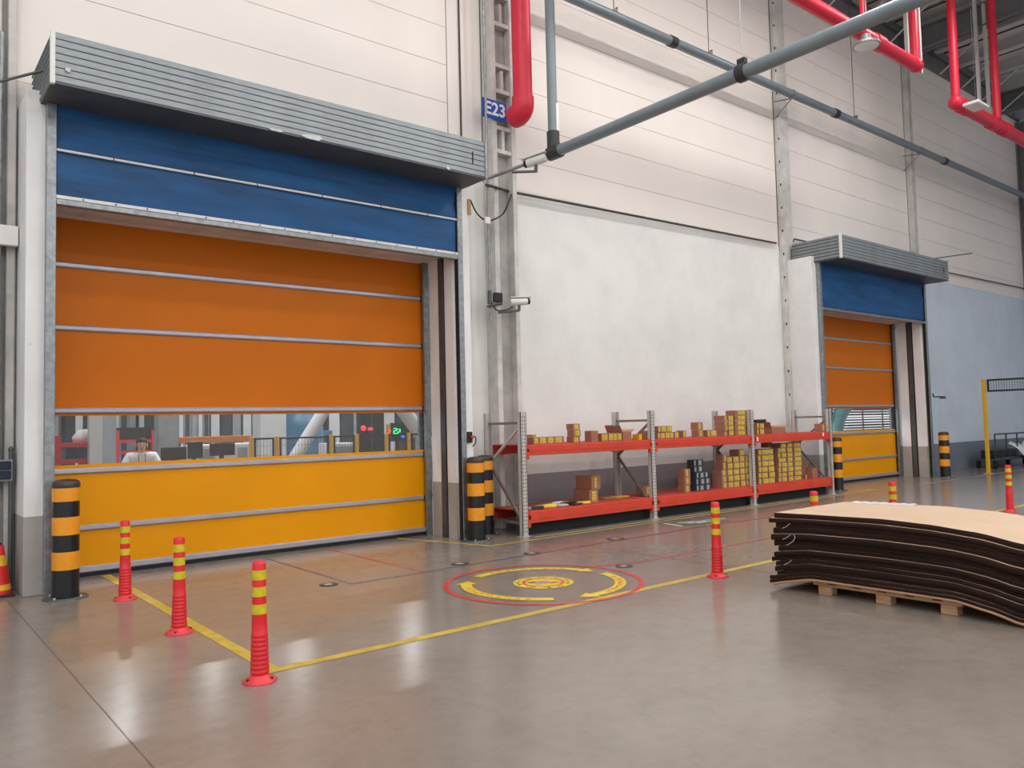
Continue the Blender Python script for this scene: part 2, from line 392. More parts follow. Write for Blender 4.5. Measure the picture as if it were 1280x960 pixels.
def hood_slats(par, front_y, x0, x1, z0, z1, y1, n=7):
    h = (z1-z0)/n
    F = front_y
    fr = MB(); fr.add([(x0, F+.03, z0), (x1, F+.03, z0), (x1, F+.03, z0+h), (x1, F+.004, z0+h*.97), (x0, F+.03, z0+h), (x0, F+.004, z0+h*.97), (x0, F, z0+h*.12), (x1, F, z0+h*.12), (x0, F+.012, z0), (x1, F+.012, z0)],
        [(8, 9, 7, 6), (6, 7, 3, 5), (5, 3, 2, 4), (8, 6, 5, 4, 0), (9, 1, 2, 3, 7), (0, 1, 9, 8), (4, 2, 1, 0)])
    first = None
    for i in range(n):
        if first is None: first = fr.build('slat', 'hood_steel', par)
        else:
            o = first.copy(); COL.objects.link(o); o.parent = par; o.location.z = h*i
    for x, s in ((x0, -1), (x1, 1)):
        en = MB(); en.add([(x, front_y+.03, z0+.004), (x+s*.022, front_y+.03, z0+h*.25), (x+s*.022, y1, z0+h*.25), (x, y1, z0+.004), (x, front_y+.03, z0+h*.9), (x+s*.01, front_y+.03, z0+h*.85), (x+s*.01, y1, z0+h*.85), (x, y1, z0+h*.9)],
            [(0, 1, 2, 3), (1, 5, 6, 2), (5, 4, 7, 6), (0, 4, 5, 1), (3, 2, 6, 7), (0, 3, 7, 4)])
        f0 = None
        for i in range(n):
            if f0 is None: f0 = en.build('slat', 'hood_steel', par)
            else:
                o = f0.copy(); COL.objects.link(o); o.parent = par; o.location.z = h*i
def front_door():
    d = empty('door_1', (0, 0, 0))
    # galvanised guide posts
    for x0, x1 in ((1.30, 1.385), (6.175, 6.255)):
        MB().box(x0, x1, 8.72, 8.82, 0, 4.77, bev=.004).build('guide_post', 'galvanised', d)
    MB().box(6.165, 6.178, 8.74, 8.8, 0, 4.7).build('guide_seal', 'rubber', d)
    # blue rolled-up curtain
    c = MB(); nx, nz = 60, 24
    vs = []
    for j in range(nz+1):
        for i in range(nx+1):
            x = 1.385+(6.175-1.385)*i/nx; z = 3.86+.92*j/nz
            y = 8.765+.012*math.sin(z*21+.6*math.sin(x*1.3))*math.exp(-((z-4.5)/.25)**2) + .006*math.sin(x*2.1+z*4)
            vs.append((x, y, z))
    fs = [(j*(nx+1)+i, j*(nx+1)+i+1, (j+1)*(nx+1)+i+1, (j+1)*(nx+1)+i) for j in range(nz) for i in range(nx)]
    c.add(vs, fs, 0, True); c.build('blue_curtain', 'blue_fabric', d)
    MB().tube([(1.385, 8.745, 4.325), (6.175, 8.745, 4.325)], .014, 8).build('wind_bar', 'white_trim', d)
    for x in (1.9, 2.7, 3.4, 4.2, 5.0, 5.7): MB().box(x-.006, x+.006, 8.728, 8.735, 4.312, 4.338).build('bar_clip', 'galv_dark', d)
    b = MB().box(1.385, 6.175, 8.72, 8.80, 3.775, 3.835, bev=.006).build('bottom_bar', 'galvanised', d)
    MB().box(1.385, 6.175, 8.725, 8.75, 3.838, 3.87).build('clamp_strip', 'white_trim', d)
    for x in [1.62+.3*i for i in range(16)]: MB().lathe([(.008, 0), (.008, .004)], n=8).build('bolt', 'hole_dark', b, (x, 8.722, 3.853)).rotation_euler.x = PI/2
    # hood
    h = MB(); h.box(1.265, 6.285, 8.225, 9.3, 4.795, 5.25)
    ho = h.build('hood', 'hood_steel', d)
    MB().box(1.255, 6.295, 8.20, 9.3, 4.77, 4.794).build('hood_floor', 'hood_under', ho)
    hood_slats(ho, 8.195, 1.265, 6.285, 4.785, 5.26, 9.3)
    MB().box(1.245, 1.285, 8.183, 8.235, 4.765, 5.27, bev=.004).build('corner_angle', 'white_trim', ho)
    MB().box(6.06, 6.075, 8.19, 8.2, 4.93, 5.09).build('inspection_slot', 'rubber', ho)
    MB().box(6.265, 6.3, 8.183, 8.235, 4.765, 5.27, bev=.004).build('corner_angle', 'galvanised', ho)
    return d
def back_door():
    d = empty('door_2', (0, 0, 0)); Y = 9.6; X0, X1 = 1.44, 6.13
    bars = [3.35, 2.67, 1.78, 1.13, .52]
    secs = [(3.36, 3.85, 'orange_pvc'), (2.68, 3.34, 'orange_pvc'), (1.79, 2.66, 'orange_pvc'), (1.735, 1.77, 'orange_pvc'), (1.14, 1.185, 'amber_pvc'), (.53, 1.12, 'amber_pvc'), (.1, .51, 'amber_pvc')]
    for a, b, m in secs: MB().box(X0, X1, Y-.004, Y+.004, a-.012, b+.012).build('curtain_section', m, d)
    MB().box(X0, X1, Y-.002, Y+.002, 1.18, 1.745).build('window_pane', 'clear_pvc', d)
    for z in bars: MB().box(X0, X1, Y-.035, Y+.035, z-.03, z+.03, bev=.014).build('wind_bar', 'bar_silver', d)
    MB().box(X0, X1, Y-.05, Y+.04, .045, .115, bev=.012).build('bottom_bar', 'bar_silver', d)
    MB().box(X0, X1, Y-.03, Y+.02, 0, .046).build('bottom_seal', 'rubber', d)
    for x0, x1, s in ((1.38, 1.47, 1), (6.1, 6.185, -1)):
        g = MB(); g.box(x0, x1, Y-.11, Y-.06, 0, 3.9); g.box(x0, x1, Y+.06, Y+.11, 0, 3.9); g.build('side_guide', 'galvanised', d)
        MB().box(x0+(0 if s > 0 else .06), x1-(.06 if s > 0 else 0), Y-.06, Y+.06, 0, 3.9).build('guide_slot', 'rubber', d)
    for z in bars+[.08]: MB().box(X1-.035, X1-.005, Y-.04, Y-.03, z-.035, z+.035).build('bar_end', 'rubber', d)
    return d
near_trim = doorway(0); far_trim = doorway(1)
d1 = front_door(); d2 = back_door()
tag(d1, 'blue rolled-up curtain and large grey slatted hood of the near doorway', kind='structure')
tag(d2, 'large orange high-speed door with clear strip in the near doorway', kind='structure')
d3 = copy_tree(d1); d3.name = 'door_3'
for o in kids(d3):
    if o.name.startswith(('wind_bar', 'bar_clip', 'clamp_strip')): bpy.data.objects.remove(o)
d3.name = 'door_3'; d3.location.x = DX; tag(d3, 'blue rolled-up curtain and small-looking slatted hood of the far doorway', kind='structure')
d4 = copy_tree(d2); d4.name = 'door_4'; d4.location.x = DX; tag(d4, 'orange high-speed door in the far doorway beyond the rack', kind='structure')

mat('worn_zinc', (196, 198, 198), .5, .3, .1, 12)
hd = [o for o in kids(d1) if o.name.startswith('hood')][0]
for px, py, wd, hh in ((345, 163, .22, .035), (392, 172, .3, .075), (425, 184, .42, .035), (560, 210, .07, .06), (85, 88, .06, .045)):
    c = at(px, py, 8.19); n = 11; pts = []
    for i in range(n):
        a = 2*PI*i/n; r = random.uniform(.6, 1.05); pts.append((c.x+wd/2*r*math.cos(a), max(4.772, c.z+hh/2*r*math.sin(a))))
    MB().add([(x, 8.1815, z) for x, z in pts]+[(x, 8.1935, z) for x, z in pts], [tuple(range(n)), tuple(range(2*n-1, n-1, -1))]+[(i, (i+1) % n, n+(i+1) % n, n+i) for i in range(n)]).build('worn_patch', 'worn_zinc', hd)

# ------------------------------------------------------------------ floor paint (parts of the floor)
def strip(name, pts, wd, m, z=.002):
    mb = MB()
    for (a, b) in zip(pts[:-1], pts[1:]):
        a, b = Vector((*a, 0)), Vector((*b, 0)); d = (b-a).normalized()*wd/2; n = Vector((-d.y, d.x, 0))
        mb.add([(a-d*0-n)+Vector((0, 0, z)), (b-n)+Vector((0, 0, z)), (b+n)+Vector((0, 0, z)), (a+n)+Vector((0, 0, z))], [(0, 1, 2, 3)])
    return mb.build(name, m, floor)
strip('yellow_line', [(2.0, 9.5), (2.0, 4.92)], .09, 'line_yellow', .0022)
strip('yellow_line', [(1.95, 4.92), (7.9, 4.92)], .09, 'line_yellow', .0025)
strip('yellow_line', [(9.5, 4.92), (17, 4.95)], .09, 'line_yellow', .0025)
strip('yellow_line', [(5.64, 9.55), (6.09, 8.02)], .06, 'line_yellow', .0022)
strip('yellow_line', [(6.07, 8.02), (16.2, 8.1)], .06, 'line_yellow', .0025)
strip('kerb_line', [(6.95, 8.2), (16.2, 8.24)], .06, 'line_pale', .002)
strip('kerb_line', [(17.8, 8.0), (29, 8.1)], .05, 'line_pale', .002)
strip('blue_line', [(3.68, 9.5), (3.68, 7.1)], .025, 'line_blue', .0022)
strip('blue_line', [(3.67, 7.1), (9.6, 7.2)], .025, 'line_blue', .0024)
strip('red_line', [(4.53, 9.5), (4.53, 7.12)], .025, 'line_red', .0022)
strip('red_line', [(5.8, 6.12), (6.4, 5.9), (9.4, 5.86)], .03, 'line_red', .0022)
strip('dark_line', [(9.6, 7.2), (12.4, 6.95)], .03, 'seam_dark', .0022)
strip('slab_joint', [(1.01, 9.2), (1.02, 1.5)], .005, 'seam_dark', .0018)
strip('slab_joint', [(6.9, 7.0), (6.9, 4.0)], .01, 'seam_dark', .0018)
for px, py, s in ((665, 692, .1), (770, 674, .12), (575, 705, .1), (780, 708, .09), (411, 731, .09)):
    p = flo(px, py); f = empty('floor_socket', (p.x, p.y, 0)); f.parent = floor
    MB().lathe([(s, .0), (s, .004), (s*.9, .006), (.001, .006)], n=20).build('cover', 'ink_dark', f)
    MB().box(-s*.5, s*.3, -s*.4, s*.4, .006, .008).build('lid', 'line_pale', f)

# round turning decal
dc = empty('floor_decal', (5.02, 5.80, 0)); tag(dc, 'round floor decal: red ring, three yellow arrows and yellow centre disc', 'floor decal')
def ringsec(mb, r0, r1, a0, a1, z, n=40, mi=0):
    vs = []
    for i in range(n+1):
        a = math.radians(a0+(a1-a0)*i/n)
        rr0, rr1 = (r0(i/n), r1(i/n)) if callable(r0) else (r0, r1)
        vs += [(rr0*math.cos(a), rr0*math.sin(a), z), (rr1*math.cos(a), rr1*math.sin(a), z)]
    mb.add(vs, [(2*i, 2*i+2, 2*i+3, 2*i+1) for i in range(n)], mi); return mb
ringsec(MB(), .905, .955, 0, 360, .0032, 80).build('red_ring', 'line_red', dc)
def glyphs(mb, r, a0, a1, n, h, z):
    for i in range(n):
        a = math.radians(a0+(a1-a0)*(i+.5)/n)
        for k in range(4):
            dr = random.uniform(-h, h); da = random.uniform(-.5, .5)*abs(math.radians(a1-a0))/n*.7
            c = Vector(((r+dr)*math.cos(a+da), (r+dr)*math.sin(a+da), z)); t = Vector((-math.sin(a), math.cos(a), 0)) if k % 2 else Vector((math.cos(a), math.sin(a), 0))
            o = Vector((-t.y, t.x, 0)); L = random.uniform(.012, .024)
            mb.add([c-t*L-o*.006, c+t*L-o*.006, c+t*L+o*.006, c-t*L+o*.006], [(0, 1, 2, 3)])
    return mb
for a0, a1 in ((112, 4), (-6, -106), (-124, -230)):
    mb = MB(); ah = a1+ (12 if a1 < a0 else -12)
    ringsec(mb, .68, .785, a0, ah, .0035)
    A = math.radians(ah); B = math.radians(a1)
    mb.add([(.63*math.cos(A), .63*math.sin(A), .0035), (.84*math.cos(A), .84*math.sin(A), .0035), (.735*math.cos(B), .735*math.sin(B), .0035)], [(0, 1, 2)])
    o = mb.build('curved_arrow', 'decal_yellow', dc)
    glyphs(MB(), .733, a0-14, ah+14, 9, .022, .004).build('red_lettering', 'line_red', o)['kind'] = 'stuff'
ringsec(MB(), .0005, .29, 0, 360, .0032, 48).build('centre_disc', 'decal_yellow', dc)
glyphs(MB(), .245, 0, 360, 10, .012, .004).build('lettering', 'ink_dark', dc)['kind'] = 'stuff'
ringsec(MB(), .175, .205, 0, 360, .0036, 40).build('prohibition_ring', 'line_red', dc)
mb = MB(); ringsec(mb, .0005, .07, 0, 360, .0038, 20); mb.box(-.11, .02, -.05, .05, .0035, .0037); mb.build('grey_symbol', 'decal_grey', dc)
MB().obox((-.13, .13, .0038), (.13, -.13, .0038), .025, .0004).build('prohibition_bar', 'line_red', dc)
MB().box(-.12, -.04, .05, .09, .004, .0042).build('dark_symbol', 'ink_dark', dc); MB().box(.03, .1, -.09, -.05, .004, .0042).build('dark_symbol', 'ink_dark', dc)

gd = empty('floor_decal', (9.62, 7.55, 0), math.radians(-12)); tag(gd, 'green rectangular floor decal with white running figure by the rack', 'floor decal')
MB().box(-.42, .42, -.2, .2, .002, .0035).build('green_field', 'decal_green', gd)
MB().box(-.5, -.44, -.2, .2, .002, .0035).build('white_edge', 'decal_white', gd)
mb = MB(); 
for a, b in (((-.2, .0), (.1, .05)), ((-.1, -.08), (.2, -.02)), ((.05, .05), (.3, .14)), ((.1, .02), (.36, -.08)), ((-.3, .1), (0, .12)), ((.2, .1), (.62, .12))):
    mb.obox((*a, .0042), (*b, .0042), .05, .0006)
mb.sph((.38, .03, .004), .05, .05, .0006, 10); mb.build('running_figure', 'decal_white', gd)

# ------------------------------------------------------------------ bollards
def bollard(x, y, lab):
    b = empty('bollard', (x, y, 0)); tag(b, lab, 'bollard', 'striped steel bollards')
    R = .115
    MB().lathe([(R, .008), (R, 1.03)], n=32).build('post', 'black_paint', b)
    for z in (.27, .59, .90):
        MB().lathe([(R+.0015, z), (R+.0015, z+(.165 if z < .85 else .125))], n=32).build('yellow_band', 'yellow_band', b)
    MB().lathe([(R+.003, 1.025), (R+.006, 1.05), (R, 1.08), (R*.75, 1.098), (R*.3, 1.105), (.001, 1.106)], n=32).build('cap', 'bollard_cap', b)
    pl = MB(); pl.lathe([(.19, 0), (.19, .012), (.001, .012)], n=32); p = pl.build('base_plate', 'galv_dark', b)
    for k in range(4):
        a = PI/4+k*PI/2; MB().lathe([(.014, .012), (.014, .03), (.001, .034)], (.155*math.cos(a), .155*math.sin(a), 0), 8).build('anchor_bolt', 'galvanised', p)
    return b
bollard(1.44, 8.47, 'black and yellow striped bollard left of the near orange door')
bollard(6.27, 8.56, 'front black and yellow bollard between the near door and the rack')
bollard(6.70, 8.93, 'black and yellow bollard half hidden behind another beside the rack')
bollard(15.68, 8.68, 'black and yellow bollard at the rack end before the far door')
bollard(20.45, 8.52, 'black and yellow bollard right of the far orange door')

# ------------------------------------------------------------------ delineator posts
def delineator(x, y, lab, rz=0, patch=False, proto=[]):
    if proto:
        d = copy_tree(proto[0]); d.location = (x, y, 0); d.rotation_euler.z = rz; d['label'] = lab
        return d
    d = empty('delineator_post', (x, y, 0), rz); tag(d, lab, 'delineator', 'red flexible delineator posts')
    pr = [(.054, .03)]
    z = .05
    for i in range(9):
        r = .053-.0008*i; pr += [(r, z), (r+.0035, z+.006), (r+.0035, z+.018), (r, z+.024)]; z += .027
    pr += [(.045, .36), (.0415, .46), (.041, .705), (.037, .715), (.02, .718), (.001, .718)]
    MB().lathe(pr, n=24).build('post', 'del_red', d)
    for a in (.406, .51, .609): MB().lathe([(.0448 if a < .45 else .0428, a), (.0428 if a < .45 else .0425, a+.057)], n=24).build('reflective_band', 'del_yellow', d)
    b = MB(); b.lathe([(.1, 0), (.102, .008), (.085, .02), (.062, .03), (.056, .045), (.05, .046)], n=28); bo = b.build('base', 'del_base', d)
    for k in range(3):
        a = k*2*PI/3-.9; MB().lathe([(.009, .018), (.009, .03), (.001, .031)], (.08*math.cos(a), .08*math.sin(a), 0), 8).build('bolt', 'hole_dark', bo)
    proto.append(d); return d
delineator(1.85, 4.77, 'red and yellow delineator post at the front corner of the yellow line')
delineator(1.84, 6.34, 'middle of the three red delineator posts on the left', .8)
delineator(1.84, 7.98, 'red delineator post nearest the left striped bollard', 1.7)
delineator(6.38, 4.80, 'red delineator post left of the cardboard stack', 2.4)
delineator(7.95, 4.68, 'red delineator top showing above the left end of the cardboard stack', .5)
delineator(9.6, 4.62, 'red delineator top showing behind the middle of the cardboard stack', 1.1)
delineator(13.63, 4.76, 'red delineator post at the far right picture edge', 3)

# ------------------------------------------------------------------ traffic cone (cut by the left edge)
cn = empty('traffic_cone', (.98, 9.06, 0)); tag(cn, 'red and yellow traffic cone at the left picture edge', 'traffic cone')
MB().lathe([(.135, .03), (.095, .3), (.055, .54), (.04, .55)], n=24).build('body', 'cone_red', cn)
for a, b in ((.07, .13), (.33, .44)):
    f = lambda z: .14-.095*(z-.0)/.55*1.0+.0
    rr = lambda z: .135+(z-.03)*(.095-.135)/.27+.003 if z < .3 else .095+(z-.3)*(.055-.095)/.24+.003
    MB().lathe([(rr(a), a), (rr(b), b)], n=24).build('reflective_band', 'cone_yellow', cn)
MB().lathe([(.04, .545), (.036, .57), (.001, .572)], n=16).build('tip', 'cone_base', cn)
MB().box(-.145, .145, -.145, .145, 0, .03, bev=.01).build('base', 'cone_base', cn); cn.scale = (.88, .88, .88); cn.location.x = .965

# ------------------------------------------------------------------ left wall fittings
cb = tag(MB().box(.2, 1.13, 9.2, 9.28, 3.42, 3.62, bev=.006).build('cable_duct', 'white_trim'), 'short white cable duct crossing the left wall column', 'cable duct')
sk = empty('socket_panel', (.96, 9.25, 1.1)); tag(sk, 'small dark blue socket panel on the left wall', 'socket panel')
MB().box(-.3, .14, -.03, .04, -.02, .19).build('back_plate', 'far_grey', sk)
for x in (-.28, -.14, 0):
    for z in (0, .095): MB().box(x, x+.125, -.06, -.03, z, z+.08, bev=.006).build('socket', 'socket_blue', sk)
cd = tag(MB().tube(bent([(.98, 9.27, 5.6), (.97, 9.27, 3.5), (.99, 9.27, 1.29)]), .022, 8).build('conduit', 'galvanised'), 'vertical galvanised conduit above the blue socket panel', 'conduit')
pp = MB(); pp.tube([(1.09, 9.25, 0), (1.09, 9.25, 1.38)], .022, 10); pp.sph((1.09, 9.25, 1.39), .028, .028, .03, 10)
tag(pp.build('steel_pole', 'galv_dark'), 'thin grey steel pole standing beside the left white pier', 'pole')
tag(MB().tube([at(55, 88, 8.6), at(-40, 112, 8.75)], .014, 8).build('tension_rod', 'galv_dark'), 'thin grey rod running left from the near hood', 'rod')

# ------------------------------------------------------------------ pallet rack
RX = [6.92, 9.56, 12.22, 14.87]; RF, RB = 8.36, 9.12
rk = empty('pallet_rack', (RX[0], RF, 0)); tag(rk, 'long low pallet rack with grey uprights and orange-red beams', 'rack')
def rl(mb, name, m, par=rk): return mb.build(name, m, par, (-RX[0], -RF, 0))
for i, x in enumerate(RX):
    for y in (RF, RB):
        u = MB(); s = 1 if y == RF else -1
        u.box(x-.05, x+.05, y-.035*s if s > 0 else y+.027, y-.027 if s > 0 else y+.035, 0, 1.69)
        u.box(x-.05, x-.042, y-.035, y+.035, 0, 1.69); u.box(x+.042, x+.05, y-.035, y+.035, 0, 1.69)
        u.box(x-.07, x+.07, y-.05, y+.05, 0, .008)
        o = rl(u, 'upright', 'rack_grey')
        if y == RF:
            h = MB()
            for k in range(32):
                z = .06+k*.05
                for q in (-.022, .022):
                    h.add([(x+q-.008, y-.0358, z), (x+q+.008, y-.0358, z), (x+q+.006, y-.0358, z+.02), (x+q-.006, y-.0358, z+.02)], [(0, 1, 2, 3)])
            hh = h.build('perforations', 'hole_dark', o); hh['kind'] = 'stuff'
    for z in (.16, 1.52): rl(MB().box(x-.02, x+.02, RF+.03, RB-.03, z, z+.035), 'horizontal_brace', 'brace_dark')
    rl(MB().obox((x, RF+.03, 1.5), (x, RB-.03, .98), .03, .035), 'diagonal_brace', 'rack_grey' if i == 0 else 'brace_dark')
    rl(MB().obox((x, RB-.03, .95), (x, RF+.03, .2), .03, .035), 'diagonal_brace', 'brace_dark')
for i in range(3):
    xa, xb = RX[i]+.052, RX[i+1]-.052
    for z0, z1 in ((1.09, 1.23), (.17, .33)):
        for y, sg in ((RF-.03, 1), (RB+.03, -1)):
            b = MB(); y0, y1 = (y-.012, y+.03) if sg > 0 else (y-.03, y+.012)
            b.box(xa, xb, y0, y1, z0, z1, bev=.006); o = rl(b, 'beam', 'rack_red')
            if sg > 0:
                rl(MB().box(xa, xb, y0-.006, y0+.002, z0+.055, z1-.05), 'beam_rib', 'rack_red')
            for xe in (xa-.008, xb-.032): rl(MB().box(xe, xe+.04, y0-.006 if sg > 0 else y0, y1 if sg > 0 else y1+.006, z0-.05, z1+.005), 'connector', 'rack_red')
        if z0 < .5: rl(MB().box(xa, xb, RF+.1, RF+.112, .004, z0+.06), 'dark_gap_strip', 'rubber')  # black strip added to darken the gap under the lower beam
        n = 8
        for k in range(n):
            a = xa+(xb-xa)*k/n; rl(MB().box(a+.002, a+(xb-xa)/n-.002, RF-.02, RB+.02, z1-.004, z1+.008), 'deck_panel', 'rack_deck')
for p in ((947, 549), (1029, 543)):
    q = at(p[0], p[1], RF-.05); rl(MB().box(q.x-.02, q.x+.02, RF-.052, RF-.048, q.z-.035, q.z+.035), 'white_tag', 'sign_white')

UZ, LZ = 1.238, .338
# cartons -----------------------------------------------------------------
_cm = {}
def carton(x0, x1, z0, h, lab, group, yf=8.42, dep=.14, body='card_brown', face=.62, sticker='sticker_yellow', jit=.01, lead=True):
    if lead: x0 += min(x0*dep/yf, (x1-x0)*.5)
    wd = x1-x0
    yf = yf+random.uniform(-jit, jit)
    b = MB(); b.box(.002, wd-.002, 0, dep, 0, h-.003)
    o = b.build('carton', body, None, (x0, yf, z0)); tag(o, lab, 'carton', group)
    if sticker:
        sx = wd*(1-face)/2+random.uniform(-.01, .01)
        s = MB(); s.box(sx, sx+wd*face, -.002, .0, h*.12, h*.86); so = s.build('sticker', sticker, o)
        t = MB()
        for k in range(3): t.box(sx+wd*.06, sx+wd*face*random.uniform(.5, .9), -.003, -.002, h*(.22+.2*k), h*(.27+.2*k))
        t.build('print', 'sticker_ink' if sticker == 'sticker_yellow' else 'print_white', so)
    if h > .16 or random.random() < .5:
        MB().box(wd*.44, wd*.56, -.0012, dep*.98, h-.003, h-.0015).build('tape', 'card_tan', o)
    return o
def X(px, py=560, Y=8.42): return at(px, py, Y).x
ORD = ['first', 'second', 'third', 'fourth', 'fifth', 'sixth', 'seventh', 'eighth']
def row(pxs, z0, h, lab, group, rowname='', **k):
    for i, (a, b) in enumerate(zip(pxs[:-1], pxs[1:])): carton(X(a), X(b), z0, h, '%s from left%s, %s' % (ORD[i], rowname, lab), group, lead=i == 0, **k)
def stack(cols, h, where, group, z0, py=560, faces=None, **k):
    for c, (a, b, n) in enumerate(cols):
        for i in range(n): carton(X(a, py), X(b, py), z0+h*i, h, 'carton %s up in column %s from left, %s' % (ORD[i], ORD[c], where), group, face=faces[c], dep=.2, lead=c == 0, **k)
# upper shelf, bay 1
row([660, 673, 684, 693.5, 706], UZ, .1, 'low yellow-labelled carton at left end of top shelf', 'low cartons at the left of the top shelf')
carton(X(665), X(675), UZ+.1, .035, 'flat tan carton lying on the leftmost low cartons', None, yf=8.5, sticker=None, body='card_tan')
for i in range(3): carton(X(709), X(726), UZ+i*.092, .092, 'brown carton in the narrow three-high stack on the top shelf, %s' % ('bottom one', 'middle one', 'top one')[i], 'three-high stack on the top shelf', face=.55)
carton(X(731), X(748), UZ, .165, 'plain brown carton with open top right of the three-high stack', None, sticker=None)
row([749, 755.5, 761, 766.5, 772, 777.5], UZ, .12, 'narrow yellow-labelled carton in the row of five', 'row of five narrow cartons on the top shelf', face=.8)
def open_carton(x0, x1, z0, h, lab, yf=8.42, dep=.34, body='card_brown'):
    wd = x1-x0; e = empty('open_carton', (x0, yf, z0)); tag(e, lab, 'carton')
    b = MB(); t = .006
    b.box(0, wd, 0, t, 0, h); b.box(0, wd, dep-t, dep, 0, h); b.box(0, t, t, dep-t, 0, h); b.box(wd-t, wd, t, dep-t, 0, h); b.box(t, wd-t, t, dep-t, 0, t); b.build('body', body, e)
    MB().obox((0, dep*.5, h), (-.05, dep*.5, h+.1), dep*.96, .005, up=(1, 0, 0)).build('flap', body, e)
    MB().obox((wd, dep*.5, h), (wd+.1, dep*.5, h+.035), dep*.96, .005, up=(0, 0, 1)).build('flap', 'card_tan', e)
    MB().obox((wd*.5, dep, h), (wd*.5, dep+.04, h+.11), wd*.95, .005, up=(0, 1, 0)).build('flap', body, e)
    return e
open_carton(X(779), X(790), UZ, .13, 'open brown carton with raised flaps before the second upright')
carton(X(796), X(803.5), UZ, .09, 'small orange-yellow tray box left of the second upright', None, body='fence_yellow', sticker=None)
carton(X(804.5), X(810.5), UZ, .14, 'plain brown carton just left of the second upright on the top shelf', None, sticker=None)
# bay 2
lab = 'small carton in the cluster right of second upright'; g = 'carton cluster on the top shelf'
row([820, 826, 832, 838, 843, 848.5], UZ, .105, lab, g, ' below', face=.75)
row([820, 827, 834, 840.5], UZ+.105, .1, lab, g, ' on top', face=.75)
carton(X(851), X(859), UZ, .12, 'single yellow-labelled carton standing right of the carton cluster', None)
for i in range(2): carton(X(866), X(880), UZ+.125*i, .125, 'wide brown carton in a two-high stack on the top shelf, %s one' % ('lower', 'upper')[i], 'two-high stack on the top shelf', face=.35)
row([881, 889, 898], UZ, .115, 'carton between two-high and tall stack on top shelf', 'pair of cartons on the top shelf')
stack([(900, 911, 4), (911.5, 918, 4), (920, 936, 5)], .089, 'tall top-shelf stack', 'tall carton stack on the top shelf', UZ, faces=(.3, .8, .5))
stack([(945, 950, 2), (950.5, 956, 2)], .105, 'top shelf right of third upright', 'cartons right of the third upright', UZ, faces=(.8, .8))
cl = MB(); pts = [(0, 0, 0)]
pts = [(.16*math.cos(t*.45), .13*math.sin(t*.45)*.9, .014+.001*t) for t in range(0, 42)]
tag(cl.tube(pts, .012, 6).build('cable_coil', 'cable_black', None, (X(953)+.05, 8.52, UZ+.21)), 'black cable coil on cartons right of the third upright', 'cable')
open_carton(X(966), X(983), UZ, .12, 'open brown carton with spread flaps on the right part of the top shelf')
carton(X(1021), X(1033), UZ, .16, 'brown carton at the right end of the top shelf', None, face=.3)
# lower shelf: flat goods
def flat(name, px, wd, dp, h, m, lab, y=8.5, rz=0, cat='tool', z=LZ):
    b = MB(); b.box(-wd/2, wd/2, -dp/2, dp/2, 0, h, bev=h*.25); o = b.build(name, m, None, (X(px, 640), y, z), rz); return tag(o, lab, cat)
flat('carton_sheet', 668, .34, .22, .02, 'card_tan', 'flat brown cardboard piece at the left of the lower shelf', 8.68, .3, 'cardboard')
flat('paint_tray', 681, .22, .13, .045, 'sticker_yellow', 'yellow flat packet at the left of the lower shelf', 8.47, .2, 'packet')
flat('bubble_sheet', 698, .3, .16, .04, 'decal_grey', 'grey crumpled packet on the lower shelf', 8.5, -.2, 'packet')
flat('black_strap', 690, .4, .05, .03, 'cable_black', 'black strap lying behind the grey packet', 8.66, .25, 'strap')
flat('black_strap', 716, .36, .07, .05, 'cable_black', 'black strap lying in front of the yellow strip', 8.5, .15, 'strap')
flat('yellow_strip', 712, .5, .07, .03, 'decal_yellow', 'yellow strip lying at the back of the lower shelf', 8.7, .05, 'strip')
flat('hand_tool', 731, .24, .045, .04, 'decal_yellow', 'yellow tool handle before the stacked brown cartons', 8.44, -.1, 'tool')
flat('hand_tool', 663, .2, .06, .04, 'decal_grey', 'grey tool beside the left upright on the lower shelf', 8.46, .4, 'tool')
flat('black_strap', 684, .3, .04, .025, 'ink_dark', 'dark brown strap behind the yellow packet', 8.62, -.15, 'strap')
mess = [(661, .18, 8.6, 'card_brown', 'brown strip'), (672, .2, 8.44, 'ink_dark', 'dark strap'), (677, .16, 8.58, 'sticker_yellow', 'yellow card'), (688, .2, 8.43, 'decal_yellow', 'yellow box cutter'), (694, .24, 8.58, 'card_tan', 'tan card'), (703, .2, 8.43, 'decal_grey', 'grey clamp'),
        (708, .2, 8.6, 'sign_white', 'white packet'), (722, .2, 8.42, 'ink_dark', 'dark grip'), (725, .22, 8.6, 'decal_yellow', 'yellow card')]
for i, (px, wd, y, m, nm) in enumerate(mess):
    flat(nm.split()[-1] if nm.split()[-1] != 'cutter' else 'box_cutter', px, wd, .07, random.uniform(.02, .055), m, '%s, number %s from the left among loose items on the lower shelf' % (nm, ['one', 'two', 'three', 'four', 'five', 'six', 'seven', 'eight', 'nine'][i]), y, random.uniform(-.5, .5), nm.split()[-1], LZ)
carton(X(730, 620), X(752, 620), LZ, .19, 'lower brown carton of the two before the second upright', None, face=.45, yf=8.5, dep=.34)
carton(X(732, 610), X(755, 610), LZ+.19, .2, 'upper brown carton of the two before the second upright', None, face=.25, yf=8.5, dep=.34)
flat('yellow_sheet', 795, .3, .16, .02, 'decal_yellow', 'yellow sheet lying left of the second upright on the lower shelf', 8.75, .1, 'sheet')
flat('carton_sheet', 785, .36, .22, .014, 'card_tan', 'flat cardboard piece left of the second upright', 8.8, -.15, 'cardboard')
carton(X(806, 620), X(830, 620), LZ, .15, 'single carton behind the second upright on the lower shelf', None, face=.35, yf=8.6)
